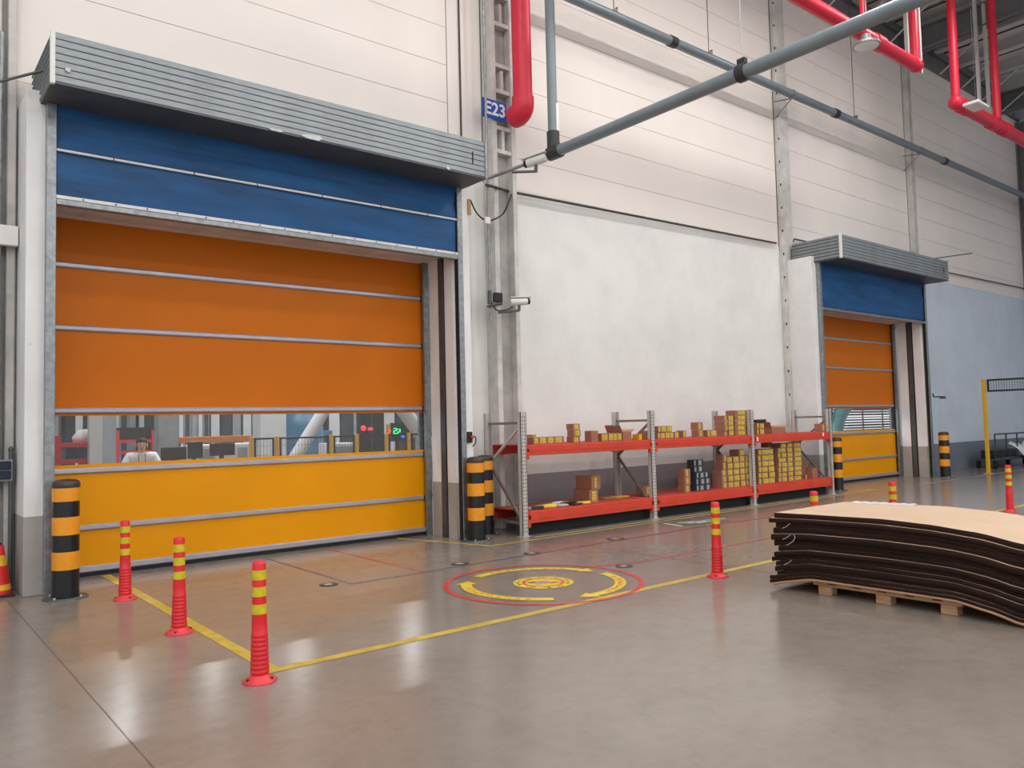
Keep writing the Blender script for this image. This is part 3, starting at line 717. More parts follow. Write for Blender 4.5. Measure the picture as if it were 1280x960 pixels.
# brown three-high + black-white pile
for i in range(3): carton(X(848, 600), X(863, 600), LZ+.13*i, .13, 'brown carton in the three-high stack left of the black cartons, %s one' % ('bottom', 'middle', 'top')[i], 'three-high stack on the lower shelf', face=.3)
for r_, (xs) in enumerate(([866, 873.5, 881, 888], [866, 873.5, 881, 888], [866, 873.5, 881, 886], [864, 871.5, 879], [864, 871.5, 879])):
    row(xs, LZ+.105*r_, .105, 'black carton in layer %s of the dark pile' % ORD[r_], 'black cartons on the lower shelf', body='dark_carton', sticker='print_white', face=.45, yf=8.44)
stack([(895, 909, 3), (909.5, 916.5, 5), (917, 925, 5), (925.5, 932, 6), (932.5, 939, 5)], .108, 'stack left of third upright', 'big carton stack on the lower shelf, left part', LZ, 600, (.35, .7, .7, .7, .7))
for i in range(2): carton(X(899, 600), X(909, 600), LZ+.324+.13*i, .13, '%s large carton on the left shoulder of the big lower stack' % ('lower', 'upper')[i], 'big carton stack on the lower shelf, left part', face=.35)
stack([(945.5, 952.5, 6), (953, 960.5, 6), (961, 968.5, 6)], .105, 'stack right of third upright', 'big carton stack on the lower shelf, middle part', LZ, 600, (.85, .85, .85))
stack([(970, 977, 7), (977.5, 984.5, 8), (985, 992, 8), (993, 1003, 8)], .09, 'tallest lower stack', 'big carton stack on the lower shelf, right part', LZ, 596, (.7, .7, .7, .7))
carton(X(966, 600), X(978, 600), LZ+.64, .1, 'brown carton bridging the top of the big stack', None, sticker=None, yf=8.6)
carton(X(1005.5, 600), X(1009, 600), LZ, .1, 'single small carton with yellow face at the foot of the tallest stack', None, face=.8)
carton(X(1010, 600), X(1023, 600), LZ, .2, 'plain brown carton at the right end of the lower shelf', None, sticker=None, yf=8.44)
open_carton(X(1016, 590), X(1031, 590), LZ, .27, 'open brown carton in the right rear corner of the lower shelf', yf=8.78, dep=.3)

# ------------------------------------------------------------------ cardboard stack on pallet
PX0 = 6.34
pal = empty('wooden_pallet', (PX0, 3.17, 0)); tag(pal, 'low wooden pallet under the cardboard stack', 'pallet')
for ix, x in enumerate((0, .5, 1.0)):
    for y in (-.5, 0, .5):
        MB().box(x, x+.1, y-.06, y+.06, .0, .075, bev=.004).build('block', 'pallet_wood', pal)
    MB().box(x-.005, x+.105, -.6, .6, .076, .094).build('stringer_board', 'pallet_wood', pal)
for k in range(6): MB().box(-.01, 1.12, -.6+k*.212, -.6+k*.212+.14, .0945, .108).build('deck_board', 'pallet_wood', pal)
topP = [(4.08, .675), (3.62, .683), (3.14, .69), (2.77, .675), (2.43, .645), (2.13, .59), (1.8, .52), (1.5, .46), (1.35, .44)]
botP = [(4.14, .02), (4.0, .065), (3.76, .112), (3.17, .113), (2.6, .113), (2.36, .07), (2.16, .015), (1.8, .006), (1.35, .006)]
def prof(P, y):
    P = sorted(P); 
    if y <= P[0][0]: return P[0][1]
    for (a, za), (b, zb) in zip(P[:-1], P[1:]):
        if y <= b:
            t = (y-a)/(b-a); t2 = t*t*(3-2*t)*.4+t*.6; return za+(zb-za)*t2
    return P[-1][1]
th = [8, 7, 7, 9, 9, 9, 8, 7, 7, 7, 8, 5, 6, 5, 4]   # top to bottom
tot = sum(th); acc = 0; words = ['top', 'second', 'third', 'fourth', 'fifth', 'sixth', 'seventh', 'eighth', 'ninth', 'tenth', 'eleventh', 'twelfth', 'thirteenth', 'fourteenth', 'bottom']
lips = {1: .016, 4: .03, 7: .018, 10: .008}
for k, t in enumerate(th):
    f1 = 1-acc/tot; acc += t; f0 = 1-acc/tot
    n = 34; y1 = 4.105+random.uniform(-.045, .035)+(.03 if k > 11 else 0); y0 = 1.38+random.uniform(-.04, .04)
    xo = -lips.get(k, 0)+random.uniform(-.004, .004); vs = []; fs = []; ms = []
    for i in range(n+1):
        y = y0+(y1-y0)*i/n
        zt, zb = prof(topP, y), prof(botP, y)
        a, b = zb+(zt-zb)*f0, zb+(zt-zb)*f1-.002
        wv = .004*math.sin(y*3+k*1.7)+.003*math.sin(y*9+k)
        x0 = 6.29+xo+wv*.6; x1 = 7.5+random.uniform(-.004, .004)
        mid = (a+b)/2
        vs += [(x0, y, a+.001), (x0-.006, y, mid), (x0, y, b), (x1, y, b), (x1, y, a+.001)]
    m = MB()
    for i in range(n):
        o = i*5
        for j in range(5):
            m.add([], []) ; fs.append((o+j, o+(j+1) % 5, o+5+(j+1) % 5, o+5+j)); ms.append(1 if j == 2 else 0)
    fs += [(0, 1, 2, 3, 4), tuple(n*5+j for j in (4, 3, 2, 1, 0))]; ms += [0, 0]
    m.v = vs; m.f = fs; m.m = ms; m.sm = [False]*len(fs)
    o = m.build('cardboard_bundle', ['sheet_edge' if k < len(th)-1 else 'card_tan', 'sheet_top'])
    tag(o, '%s bundle of dark-edged flattened cartons in the stack on the pallet' % words[k].replace('top', 'tan topped uppermost'), 'cardboard', 'bundles of flattened cartons')
    if k in (2, 4, 5, 9):
        y = 3.88+random.uniform(-.05, .05); zt, zb = prof(topP, y), prof(botP, y); zc = zb+(zt-zb)*(f0+f1)/2
        MB().tube(bent([(6.255, y, zc+.02), (6.25, y+.03, zc-.005), (6.245, y+.075, zc-.03)]), .0025, 5).build('twine', 'twine', o)
        if k == 4: MB().tube(bent([(6.255, y-.03, zc+.02), (6.24, y-.05, zc), (6.24, y-.03, zc-.03), (6.245, y, zc-.05)]), .0025, 5).build('twine', 'twine', o)
fm = MB(); vs = []
for i in range(25):
    y = 4.0-.62*i/24; z = prof(topP, y)-.004
    vs += [(7.41+.03*math.sin(i*1.3), y, z+.004), (7.49, y, z+.01+.008*abs(math.sin(i*.9))), (7.56+.03*math.sin(i*.8), y, z-.03)]
fm.add(vs, [(3*i+j, 3*i+3+j, 3*i+4+j, 3*i+1+j) for i in range(24) for j in (0, 1)], 0, True)
tag(fm.build('foam_sheet', 'plastic_white'), 'white foam sheet edge behind the tan top of the cardboard stack', 'foam sheet')

# ------------------------------------------------------------------ pipes
YP, ZP = 8.95, 8.35
gp = empty('air_pipe', (8, YP, ZP)); tag(gp, 'long grey air pipe running along the upper wall', 'pipe')
MB().tube([(.1, 0, 0), (XE-8.4, 0, 0)], .085, 16).build('tube', 'pipe_grey', gp)
for px, py in ((840, 47), (1044, 137), (1180, 195)):
    x = at(px, py, YP).x-8; MB().tube([(x-.08, 0, 0), (x+.08, 0, 0)], .1, 16).build('coupling', 'pipe_black', gp)
for px in (990, 1150):
    x = at(px, 125 if px < 1000 else 185, YP).x-8; MB().tube([(x-.03, 0, 0), (x+.03, 0, 0)], .095, 14).build('clamp', 'galvanised', gp)
    b = MB(); b.tube([(x, 0, -.09), (x-.1, WY-YP-.1, -.06)], .014, 6); b.tube([(x, 0, -.09), (x-.1, WY-YP-.1, -.45)], .014, 6); b.build('bracket', 'galvanised', gp)
for px, py in ((767, 5), (886, 65), (1068, 145)):
    q = at(px, py, YP); x = q.x-8
    MB().tube([(x, 0, .08), (x, 0, 3.3)], .008, 6).build('hanger_rod', 'cable_dark', gp)
    b = MB(); b.box(x-.05, x+.05, -.05, .05, .08, .1); b.box(x+.04, x+.05, -.05, .05, .08, .16); b.build('hanger_clip', 'galvanised', gp)
XC = 7.5; ZC = atx(690, 190, XC).z-.02
cp = empty('air_pipe', (XC, 8.2, ZC)); tag(cp, 'grey air pipe crossing overhead from the E23 column towards the viewer', 'pipe')
MB().tube([(0, 0, 0), (0, -12, 0)], .078, 16).build('tube', 'pipe_grey', cp)
MB().tube([(0, .08, 0), (0, -.14, 0)], .1, 16).build('tee', 'pipe_black', cp)
yk = atx(928, 88, XC).y-8.2
ck = MB(); ck.tube([(0, yk+.05, 0), (0, yk-.05, 0)], .1, 16); ck.box(-.03, .03, yk-.05, yk+.05, .08, .16); ck.build('clamp', 'pipe_black', cp)
MB().tube([(0, yk, .15), (0, yk, 6.3)], .007, 6).build('hanger_rod', 'strut_white', cp)
MB().tube([(0, 0, .05), (0, 0, 5.8)], .07, 16).build('drop_pipe', 'pipe_grey', cp)
MB().tube([(0, 0, .03), (0, 0, .3)], .09, 16).build('drop_elbow', 'pipe_black', cp)
MB().box(.01, .05, -.072, -.05, .3, .7).build('pipe_label', 'sign_white', cp)
be = at(610, 223, 9.05)-Vector((XC, 8.2, ZC)); MB().tube([(0, .05, -.01), be], .026, 8).build('branch_rod', 'galvanised', cp)

# red pipes
rq = at(653, 100, 8.8)
rp = empty('sprinkler_riser', (rq.x, 8.8, 5.96)); tag(rp, 'thick red vertical fire pipe beside the E23 column', 'pipe')
MB().tube([(0, 0, .3), (0, 0, 5.5)], .145, 20).build('tube', 'pipe_red', rp)
el = [(0, .13*(1-math.cos(t*PI/2/8)), .3-.13*math.sin(t*PI/2/8)) for t in range(9)]
MB().tube([(0, 0, .4)]+el+[(0, .2, .17)], .165, 20).build('elbow', 'pipe_red', rp)
def redrun(y, z, x0, x1, r, lab, ups, cols=()):
    e = empty('sprinkler_pipe', (x0, y, z)); tag(e, lab, 'pipe')
    MB().tube([(0, 0, 0), (x1-x0, 0, 0)], r, 18).build('tube', 'pipe_red', e)
    for u, rr, top in ups: 
        MB().tube([(u-x0, 0, 0), (u-x0, 0, top-z)], rr, 14).build('riser', 'pipe_red', e)
        MB().sph((u-x0, 0, 0), r*1.15, r*1.15, r*1.15, 16).build('fitting', 'pipe_red', e)
    for c in cols: MB().tube([(c-x0-.15, 0, 0), (c-x0+.15, 0, 0)], r*1.18, 18).build('coupling', 'pipe_red', e)
    return e
RY = 7.0
q = at(1147, 80, RY); q0 = at(1120, 63, RY)
ra = redrun(RY, 8.62, 6, q.x, .125, 'upper red sprinkler pipe ending in an upright under the roof', [(q.x-.1, .085, 11.65)], [at(1096, 45, RY).x])
r1 = at(1195, 128, RY); r2 = at(1247, 152, RY)
redrun(RY, 8.3, r1.x, XE-.02, .14, 'lower red sprinkler pipe running to the far corner', [(r1.x, .09, 11.65), (r2.x, .09, 11.5)], [at(1205, 131, RY).x, r2.x-.3, r2.x+.4])
q2 = at(1080, 38, RY); MB().tube([(q2.x-6, 0, .1), (q2.x-6, 0, 3.0)], .06, 12).build('drop_pipe', 'pipe_red', ra)
tag(MB().obox((q.x+.12, RY, 8.5), (q.x+.12, RY, 11.68), .07, .07).build('support_angle', 'strut_white'), 'pale steel hanger beside the end of the upper red pipe', 'hanger')
for px, py, lb in ((1134, 60, 'thin pale hanger left of the upper red upright'), (1223, 100, 'thick pale hanger above the flat lamp'), (1235, 110, 'pale hanger between the lower red uprights')):
    p = at(px, py, 7.4); tag(MB().obox((p.x, 7.4, p.z-.4 if px < 1200 else 8.6), (p.x, 7.4, 12), .07, .07).build('hanger_bar', 'strut_white'), lb, 'hanger')

# ------------------------------------------------------------------ lamps
def highbay(x, y, z, lab, lit=True, power=None, square=False, small=False):
    sc = 2.1 if lit and not small else 1
    e = empty('high_bay_lamp', (x, y, z)); tag(e, lab, 'lamp', 'high bay lamps')
    if square: MB().box(-.28, .28, -.16, .16, .0, .06, bev=.01).build('housing', 'lamp_white', e); MB().box(-.25, .25, -.13, .13, -.006, 0).build('diffuser', 'lamp_glow' if lit else 'lamp_white', e)
    else:
        MB().lathe([(.22*sc, 0), (.23*sc, .03), (.2*sc, .06), (.09, .1), (.07, .2), (.001, .21)], n=24).build('housing', 'galvanised', e)
        MB().lathe([(.2*sc, 0), (.19*sc, -.012), (.001, -.014)], n=24).build('diffuser', 'lamp_glow' if lit else 'lamp_white', e)
    MB().tube([(0, 0, .05), (0, 0, 12.06-z)], .008, 6).build('hanger_rod', 'cable_dark', e)
    if not lit: return e
    ld = bpy.data.lights.new('lamp_light', 'AREA'); ld.shape = 'DISK'; ld.size = .35 if small else .9; ld.energy = power or LAMP_POWER; ld.color = LAMP_COL; ld.spread = PI
    if not small:                     # added uplight above the housing, brightens the roof
        lu = bpy.data.lights.new('roof_fill', 'AREA'); lu.shape = 'DISK'; lu.size = .5; lu.energy = ld.energy*.45; lu.color = LAMP_COL
        ou = bpy.data.objects.new('roof_fill', lu); COL.objects.link(ou); ou.parent = e; ou.location = (0, 0, .24); ou.rotation_euler.x = PI
    lo = bpy.data.objects.new('lamp_light', ld); COL.objects.link(lo); lo.parent = e; lo.location = (0, 0, -.02)
    return e
p = at(1083, 58, 6.4); highbay(p.x, 6.4, p.z, 'round high bay lamp hanging under the upper red pipe', lit=False)
p = at(1220, 134, 6.6); highbay(p.x, 6.6, p.z, 'flat rectangular lamp above the lower red pipe', lit=False, square=True)
for x, pw in ((-5, 55), (-.5, 48), (4, 52), (8.3, 112), (12.2, 128), (17, 80)):
    highbay(x, 5.3, 10.5, 'high bay lamp in the row close to the long wall, above the photograph', power=pw)
n = 0
for x in (-6, 0, 6, 12, 18):
    for y in (1.0, -5, -11):
        highbay(x, y, 10.4, 'high bay lamp over the open hall floor outside the photograph', power=LAMP_POWER*{1.0: .6, -5: 1.15, -11: 1.9}[y]); n += 1

# ------------------------------------------------------------------ E23 sign and fixtures
sg = empty('column_sign', (at(602.5, 135, WY-.27).x, WY-.27, 0)); tag(sg, 'blue sign reading E23 on the ribbed concrete column', 'sign')
zt, zb = at(605, 122, WY-.27).z, at(605, 146, WY-.27).z
MB().box(0, .46, -.012, 0, zb, zt, bev=.003).build('plate', 'sign_blue', sg)
tc = bpy.data.curves.new('lettering', 'FONT'); tc.body = 'E23'; tc.size = .27; tc.extrude = .002; tc.align_x = 'CENTER'; tc.align_y = 'CENTER'; tc.offset = .006
to = bpy.data.objects.new('text_source', tc); COL.objects.link(to); bpy.context.view_layer.update()
tm = bpy.data.meshes.new_from_object(to.evaluated_get(bpy.context.evaluated_depsgraph_get())); bpy.data.objects.remove(to); tm.materials.clear(); tm.materials.append(MATS['sign_white'])
tl = bpy.data.objects.new('sign_lettering', tm); COL.objects.link(tl); tl.parent = sg; tl.location = (.235, -.016, (zt+zb)/2); tl.rotation_euler = (PI/2, 0, 0)
# conduits on the column
c1 = at(604, 30, 9.15); 
cx = at(606.5, 110, 9.12).x
tag(MB().tube([(cx, 9.12, 11), (cx, 9.12, 3.05)], .018, 8).build('conduit', 'galvanised'), 'thin vertical conduit passing in front of the E23 sign', 'conduit')
tag(MB().tube([(6.78, 9.43, 11), (6.78, 9.43, 5.2)], .014, 8).build('conduit', 'cable_dark'), 'thin dark vertical conduit on the panels left of the column', 'conduit')
cz = 5.17
tag(MB().tube([at(608, 231, 9.05), at(640, 240, 9.36), at(970, 304, 9.38)], .022, 8).build('wall_cable', 'cable_dark'), 'dark cable run along the white wall between column and far door', 'cable')
tag(MB().tube([(15.4, 9.38, 5.2), (15.6, 9.38, 5.42), (21.2, 9.38, 5.46), (XE-.4, 9.38, 5.56)], .018, 8).build('wall_cable', 'cable_dark'), 'dark cable run along the wall above and beyond the far hood', 'cable')
P = lambda x, y, Y=9.12: at(x, y, Y)
tag(MB().tube(bent([P(588, 250, 8.78), P(595, 265, 8.9), P(604, 274, 9.1), P(612, 276), P(628, 268), P(636, 252), P(640, 241, 9.3)]), .012, 6).build('hanging_cable', 'cable_black'), 'black cable sagging across the column below the near hood', 'cable')
jb = at(608, 276, 9.1); tag(MB().box(jb.x-.05, jb.x+.05, 9.06, 9.12, jb.z-.05, jb.z+.05, bev=.006).build('junction_box', 'cam_white'), 'small white junction box on the column conduit', 'junction box')
ib = at(586.5, 258, 8.79); tag(MB().box(ib.x-.025, ib.x+.025, 8.78, 8.8, ib.z-.12, ib.z+.1).build('indicator_strip', 'card_tan'), 'small tan indicator strip on the white pier under the hood', 'indicator')
def cctv(px, py, Y, dirx, lab, sc=1):
    p = at(px, py, Y); e = empty('security_camera', p); tag(e, lab, 'camera'); d = Vector(dirx).normalized()
    b = MB(); b.tube([-d*.14*sc, d*.12*sc], .055*sc, 14); b.build('body', 'cam_white', e)
    MB().tube([d*.12*sc, d*.16*sc], .045*sc, 14).build('lens', 'cable_black', e)
    b = MB(); u = Vector((0, 0, .062*sc)); b.obox(-d*.15*sc+u, d*.19*sc+u, .12*sc, .012*sc); b.build('sun_shield', 'cam_white', e)
    b = MB(); b.tube([(0, 0, -.04*sc), (0, .01, -.14*sc)], .022*sc, 8); b.tube([(0, .01, -.13*sc), (-.3*sc, .12, -.17*sc)], .018*sc, 8); b.build('arm', 'galv_dark', e)
    return e
cctv(649, 377, 8.95, (.8, -.3, .05), 'white security camera on an arm right of the concrete column')
cctv(670, 201, 8.4, (-.35, .9, -.12), 'white security camera under the overhead pipe elbow', 1.15)
bx = at(622, 372, 9.12); tag(MB().box(bx.x-.07, bx.x+.07, 9.08, 9.16, bx.z-.07, bx.z+.07, bev=.01).build('sensor_box', 'cable_black'), 'small black sensor box on the column left of the camera', 'sensor')
ba = MB(); ba.tube([at(609, 383, 9.1), at(628, 379, 8.95)], .022, 8); ba.tube([at(612, 363, 9.1), at(612, 380, 9.1)], .03, 8)
tag(ba.build('bracket_arm', 'galv_dark'), 'grey bracket below the black sensor box on the column', 'bracket')
tag(MB().tube(bent([at(614, 376, 9.1), at(620, 387, 9.0), at(630, 388, 8.95), at(641, 384, 8.93)]), .01, 6).build('camera_cable', 'cable_black'), 'black cable looping from the column to the white camera', 'cable')
tag(MB().tube([at(1187-40, 326, 8.5), at(1215, 316.5, 8.1)], .014, 6).build('sensor_rod', 'galv_dark'), 'thin rod with sensor sticking out right of the far hood', 'rod')
b = MB(); b.tube([at(1166, 492, 8.9), at(1167, 496, 8.9), at(1180, 496, 8.5)], .018, 6); b.box(*(lambda c: (c.x-.06, c.x+.06, 8.44, 8.54, c.z-.03, c.z+.03))(at(1178, 497, 8.5)))
tag(b.build('door_sensor', 'galv_dark'), 'small sensor bracket on the wall right of the far door', 'sensor')
es = at(587.5, 547, 8.77); e = empty('door_switch', (es.x, 8.8, es.z)); tag(e, 'black switch box with red button on the pier by the rack', 'switch')
MB().box(-.045, .045, -.03, 0, -.07, .08, bev=.005).build('box', 'cable_black', e); MB().lathe([(.018, 0), (.02, .03), (.001, .034)], n=12).build('button', 'del_red', e, (.02, -.03, .0)).rotation_euler.x = PI/2
MB().tube(bent([(.045, -.02, .02), (.1, -.02, 0), (.1, -.02, -.07), (.06, -.01, -.12)]), .008, 6).build('cable', 'cable_black', e)

# ------------------------------------------------------------------ far right: gantry, trolley
gy = 8.18; gx = 22.14; gz = at(1229, 474, gy).z
ga = empty('mesh_gantry', (gx, gy, 0)); tag(ga, 'yellow post carrying a black-framed mesh panel at the right edge', 'gantry')
MB().box(-.04, .04, -.04, .04, 0, gz, bev=.006).build('post', 'fence_yellow', ga); MB().box(-.09, .09, -.09, .09, 0, .012).build('foot_plate', 'fence_yellow', ga)
MB().box(-.05, .05, -4.05, -3.95, 0, gz, bev=.006).build('post', 'fence_yellow', ga)
for y0, y1 in ((-1.55, -.08), (-3.1, -1.58)):
    f = MB(); zz0, zz1 = gz-.33, gz-.01
    f.box(-.02, .02, y0, y1, zz1-.04, zz1); f.box(-.02, .02, y0, y1, zz0, zz0+.04); f.box(-.02, .02, y0, y0+.04, zz0, zz1); f.box(-.02, .02, y1-.04, y1, zz0, zz1)
    fo = f.build('panel_frame', 'cable_black', ga)
    m = MB()
    k = y0+.06
    while k < y1: m.obox((0, k, zz0), (0, k, zz1), .006, .006); k += .06
    for k in range(5): m.obox((0, y0, zz0+.05+.055*k), (0, y1, zz0+.05+.055*k), .006, .006)
    m.build('wire_mesh', 'galv_dark', fo)['kind'] = 'stuff'
tr = empty('floor_trolley', (24.6, 8.95, 0)); tag(tr, 'low dark trolley with rails standing by the blue-grey dado', 'trolley')
MB().box(-.6, 1.9, -.3, .3, .22, .3, bev=.01).build('platform', 'far_dark', tr)
for x in (-.5, .3, 1.1, 1.8): MB().tube([(x, -.25, .3), (x, -.25, .95)], .022, 8).build('rail_post', 'far_dark', tr)
MB().tube([(-.5, -.25, .95), (1.8, -.25, .95)], .02, 8).build('rail', 'far_dark', tr)
for x in (-.45, 1.7):
    for y in (-.22, .22):
        wl = MB().lathe([(.1, -.03), (.11, 0), (.1, .03)], n=16).build('wheel', 'rubber', tr, (x, y, .11)); wl.rotation_euler.x = PI/2
for i, x in enumerate((-.4, .15, .7)): tag(MB().box(-.24, .24, -.18, .18, 0, .22, bev=.02).build('battery_box', 'cable_black', None, (24.6+x, 8.85, .3)), 'black box on the dark trolley, %s one' % ('left', 'middle', 'right')[i], 'box', 'black boxes on the trolley')
b = MB(); vs = []
for i in range(13):
    for j in range(9):
        u, v = i/12, j/8; vs.append((u*1.5, -.5*v, .62-.55*v**1.4+.1*math.sin(u*9+v*3)*(.3+.7*v)+.05*math.sin(u*17)))
b.add(vs, [(i*9+j, i*9+j+1, (i+1)*9+j+1, (i+1)*9+j) for i in range(12) for j in range(8)], 0, True)
so = b.build('plastic_sheet', 'plastic_white', None, (25.6, 8.9, .02)); tag(so, 'crumpled white plastic sheet draped beside the dark trolley', 'plastic sheet')
sm = so.modifiers.new('thick', 'SOLIDIFY'); sm.thickness = .006

# ------------------------------------------------------------------ the hall behind the doors
tag(MB().box(-16, 46, 46, 46.3, 0, 12).build('wall_back', 'far_grey'), 'distant wall of the hall behind the doors', kind='structure')
tag(MB().box(-16, 46, WY+.3, 46.3, 12.05, 12.2).build('ceiling_back', 'roof_sheet'), 'roof of the hall behind the doors', kind='structure')
for (x, y) in ((7.35, 32), (12.2, 37), (16.1, 36.4), (20.2, 33), (3, 13), (9, 14), (6, 18), (14, 16), (12, 22), (22, 18), (30, 20)):
    highbay(x, y, 9, 'high bay lamp in the hall behind the orange doors', power=110 if y > 30 else 340, small=True)
def pil(px, wd, Y, lab, m='far_pale'):
    p = at(px, 550, Y); e = empty('hall_column', (p.x, Y, 0)); tag(e, lab, kind='structure')
    MB().box(-wd/2, wd/2, 0, wd*.8, 0, 12).build('shaft', m, e); MB().box(-wd/2-.03, wd/2+.03, -.03, wd*.8+.03, 0, .3).build('plinth', 'far_grey', e)
pil(120, .2, 15, 'pale column left of the person behind the door'); pil(134, .36, 19, 'grey column behind the person, left', 'far_grey')
pil(211, .36, 15.5, 'grey column right of the person behind the door', 'far_grey'); pil(342, .62, 18, 'wide pale column behind the clear strip', 'far_pale')
def far_rack(px0, px1, Y, lab, hi=1.55):
    x0, x1 = at(px0, 550, Y).x, at(px1, 550, Y).x; e = empty('storage_rack', (x0, Y, 0)); tag(e, lab, 'rack')
    for x in (0, x1-x0):
        for y in (0, .8): MB().box(x-.05, x+.05, y-.05, y+.05, 0, hi).build('upright', 'far_red', e)
    for z in (.5, 1.05, 1.32): MB().box(0, x1-x0, -.03, .83, z, z+.07).build('shelf', 'far_red', e)
    return x0, x1
x0, x1 = far_rack(72, 114, 15.2, 'red storage rack at the left of the clear strip', 1.52)
tag(MB().lathe([(.0, 0), (.2, .0), (.22, .1), (.12, .22), (.001, .24)], n=14).build('sack', 'plastic_white', None, (x0+.5, 15.6, 1.39)), 'white sack on the red rack behind the door', 'sack')
tag(MB().box(-.2, .2, -.2, .2, 0, .19).build('crate', 'far_blue', None, (x0+.35, 15.6, 1.12)), 'blue crate on the red rack behind the door', 'crate')
x0, x1 = far_rack(146, 192, 21, 'red storage rack behind the person', 1.62)
tag(MB().box(-.45, .45, -.2, .2, 0, .3).build('machine_box', 'monitor_black', None, (x0+.5, 21.4, 1.39)), 'dark box on the rack behind the person', 'box')
# machines: grey blocks with panels
def machine(px0, px1, Y, h, m, lab, panels=3, dep=1.2, top=None):
    x0, x1 = at(px0, 550, Y).x, at(px1, 550, Y).x; wd = x1-x0; e = empty('machine_cabinet', (x0, Y, 0)); tag(e, lab, 'machine')
    MB().box(0, wd, 0, dep, 0, h, bev=.02).build('housing', m, e)
    for k in range(panels):
        a = wd*k/panels; MB().box(a+.04, a+wd/panels-.04, -.03, .001, .3, h-.15).build('panel', ('far_pale', 'far_dark', 'far_grey')[k % 3], e)
    if top: MB().box(wd*.1, wd*.9, .1, dep-.1, h, h+top, bev=.03).build('top_unit', 'far_pale', e)
machine(66, 92, 26, 3.4, 'far_grey', 'tall grey machine at the far left behind the door', 3)
machine(92, 118, 24, 2.8, 'far_dark', 'dark machine cabinet beside the left pale column', 2)
machine(140, 170, 27, 3.2, 'far_grey', 'grey machine with panels behind the person on the left', 3)
machine(172, 200, 27, 3.6, 'far_dark', 'dark machine with panels behind the person on the right', 3)
machine(222, 262, 24, 3.2, 'far_grey', 'grey machine bank beyond the orange conveyor, left', 5)
machine(262, 328, 25, 3.2, 'far_dark', 'dark machine bank beyond the orange conveyor, right', 5)
machine(410, 470, 26, 4, 'far_dark', 'large dark machine behind the yellow fence', 4)
machine(470, 540, 27, 4, 'far_dark', 'large dark machine behind the signal towers', 3)
x0, x1 = at(224, 540, 19).x, at(325, 540, 19).x
e = empty('conveyor', (x0, 19, 0)); tag(e, 'long orange conveyor behind the clear strip', 'conveyor')
MB().box(0, x1-x0, 0, .6, 1.28, 1.43, bev=.01).build('side_frame', 'far_orange', e)
for k in range(5): MB().box((x1-x0)*k/4.2, (x1-x0)*k/4.2+.1, .2, .3, 0, 1.28).build('leg', 'far_grey', e)
def bench(px0, px1, Y, h, lab):
    x0, x1 = at(px0, 560, Y).x, at(px1, 560, Y).x; e = empty('white_cabinet', (x0, Y, 0)); tag(e, lab, 'cabinet')
    MB().box(0, x1-x0, 0, .6, 0, h, bev=.02).build('body', 'far_pale', e); MB().box(.08, x1-x0-.08, -.012, .001, h-.3, h-.08).build('screen', 'far_grey', e); return x0
bench(244, 274, 14.6, 1.3, 'pale cabinet behind the left monitors'); bench(292, 314, 15, 1.3, 'pale cabinet behind the right monitor')
bench(413, 446, 16, 1.22, 'pale low cabinet behind the yellow fence')
x0 = at(205, 575, 12.6).x; x1 = at(300, 575, 12.6).x
e = empty('work_desk', (x0-1.2, 12.6, 0)); tag(e, 'long work desk in front of the person behind the door', 'desk')
MB().box(0, x1-x0+1.3, 0, .7, .9, .94).build('top', 'far_pale', e)
for x in (.05, x1-x0+1.2):
    for y in (.05, .62): MB().box(x, x+.05, y-.02, y+.03, 0, .9).build('leg', 'far_grey', e)
def monitor(px, wd, h, zb, Y, lab, rz=0):
    p = at(px, 570, Y); e = empty('computer_monitor', (p.x, Y, .94), rz); tag(e, lab, 'monitor', 'monitors behind the door')
    MB().box(-wd/2, wd/2, -.02, .02, zb, zb+h, bev=.008).build('screen', 'monitor_black', e); MB().box(-.03, .03, .02, .05, .0, zb+h/2).build('stand', 'monitor_black', e); MB().box(-.12, .12, -.08, .1, 0, .015).build('base', 'monitor_black', e)
monitor(217, .38, .2, .16, 12.95, 'left black monitor low behind the door strip'); monitor(244, .26, .27, .17, 13.0, 'middle black monitor behind the door strip', .3); monitor(278, .4, .2, .2, 12.9, 'right black monitor behind the door strip')
# blue tank
p = at(376, 545, 21); e = empty('blue_tank', (p.x, 21, 0)); tag(e, 'blue cylindrical tank behind the diagonal duct', 'tank')
MB().lathe([(.6, 0), (.62, 1.6), (.5, 1.9), (.2, 2.2), (.2, 3)], n=24).build('shell', 'far_blue', e); MB().lathe([(.63, 1.3), (.63, 1.36)], n=24).build('band', 'far_grey', e)
p = at(362, 545, 23); tag(MB().lathe([(.16, 0), (.16, 1.75), (.1, 1.8), (.001, 1.82)], n=16).build('gas_cylinder', 'far_orange', None, (p.x, 23, 0)), 'orange-red cylinder left of the blue tank', 'cylinder')
machine(392, 416, 23, 1.5, 'far_blue', 'low blue machine right of the diagonal duct', 2)
def duct(a, b, Y, r, lab):
    A, B = at(*a, Y), at(*b, Y); d = B-A; e = empty('diagonal_duct', (A.x, Y, 0)); tag(e, lab, 'duct')
    s = A.z/abs(d.z); A2 = A-d*s*(1 if d.z > 0 else -1); B2 = A+d*8
    MB().tube([A2-Vector((A.x, Y, 0)), B2-Vector((A.x, Y, 0))], r, 18).build('tube', 'far_pale', e)
    f = A2-Vector((A.x, Y, 0)); MB().lathe([(r*1.5, 0), (r*1.5, .04), (r, .06)], (f.x, f.y, 0), 18).build('foot_flange', 'far_grey', e)
duct((374, 564), (402, 518), 15, .13, 'thick pale diagonal duct left of the yellow fence'); duct((524, 540), (508, 518), 14, .15, 'thick pale diagonal duct at the right end of the strip')
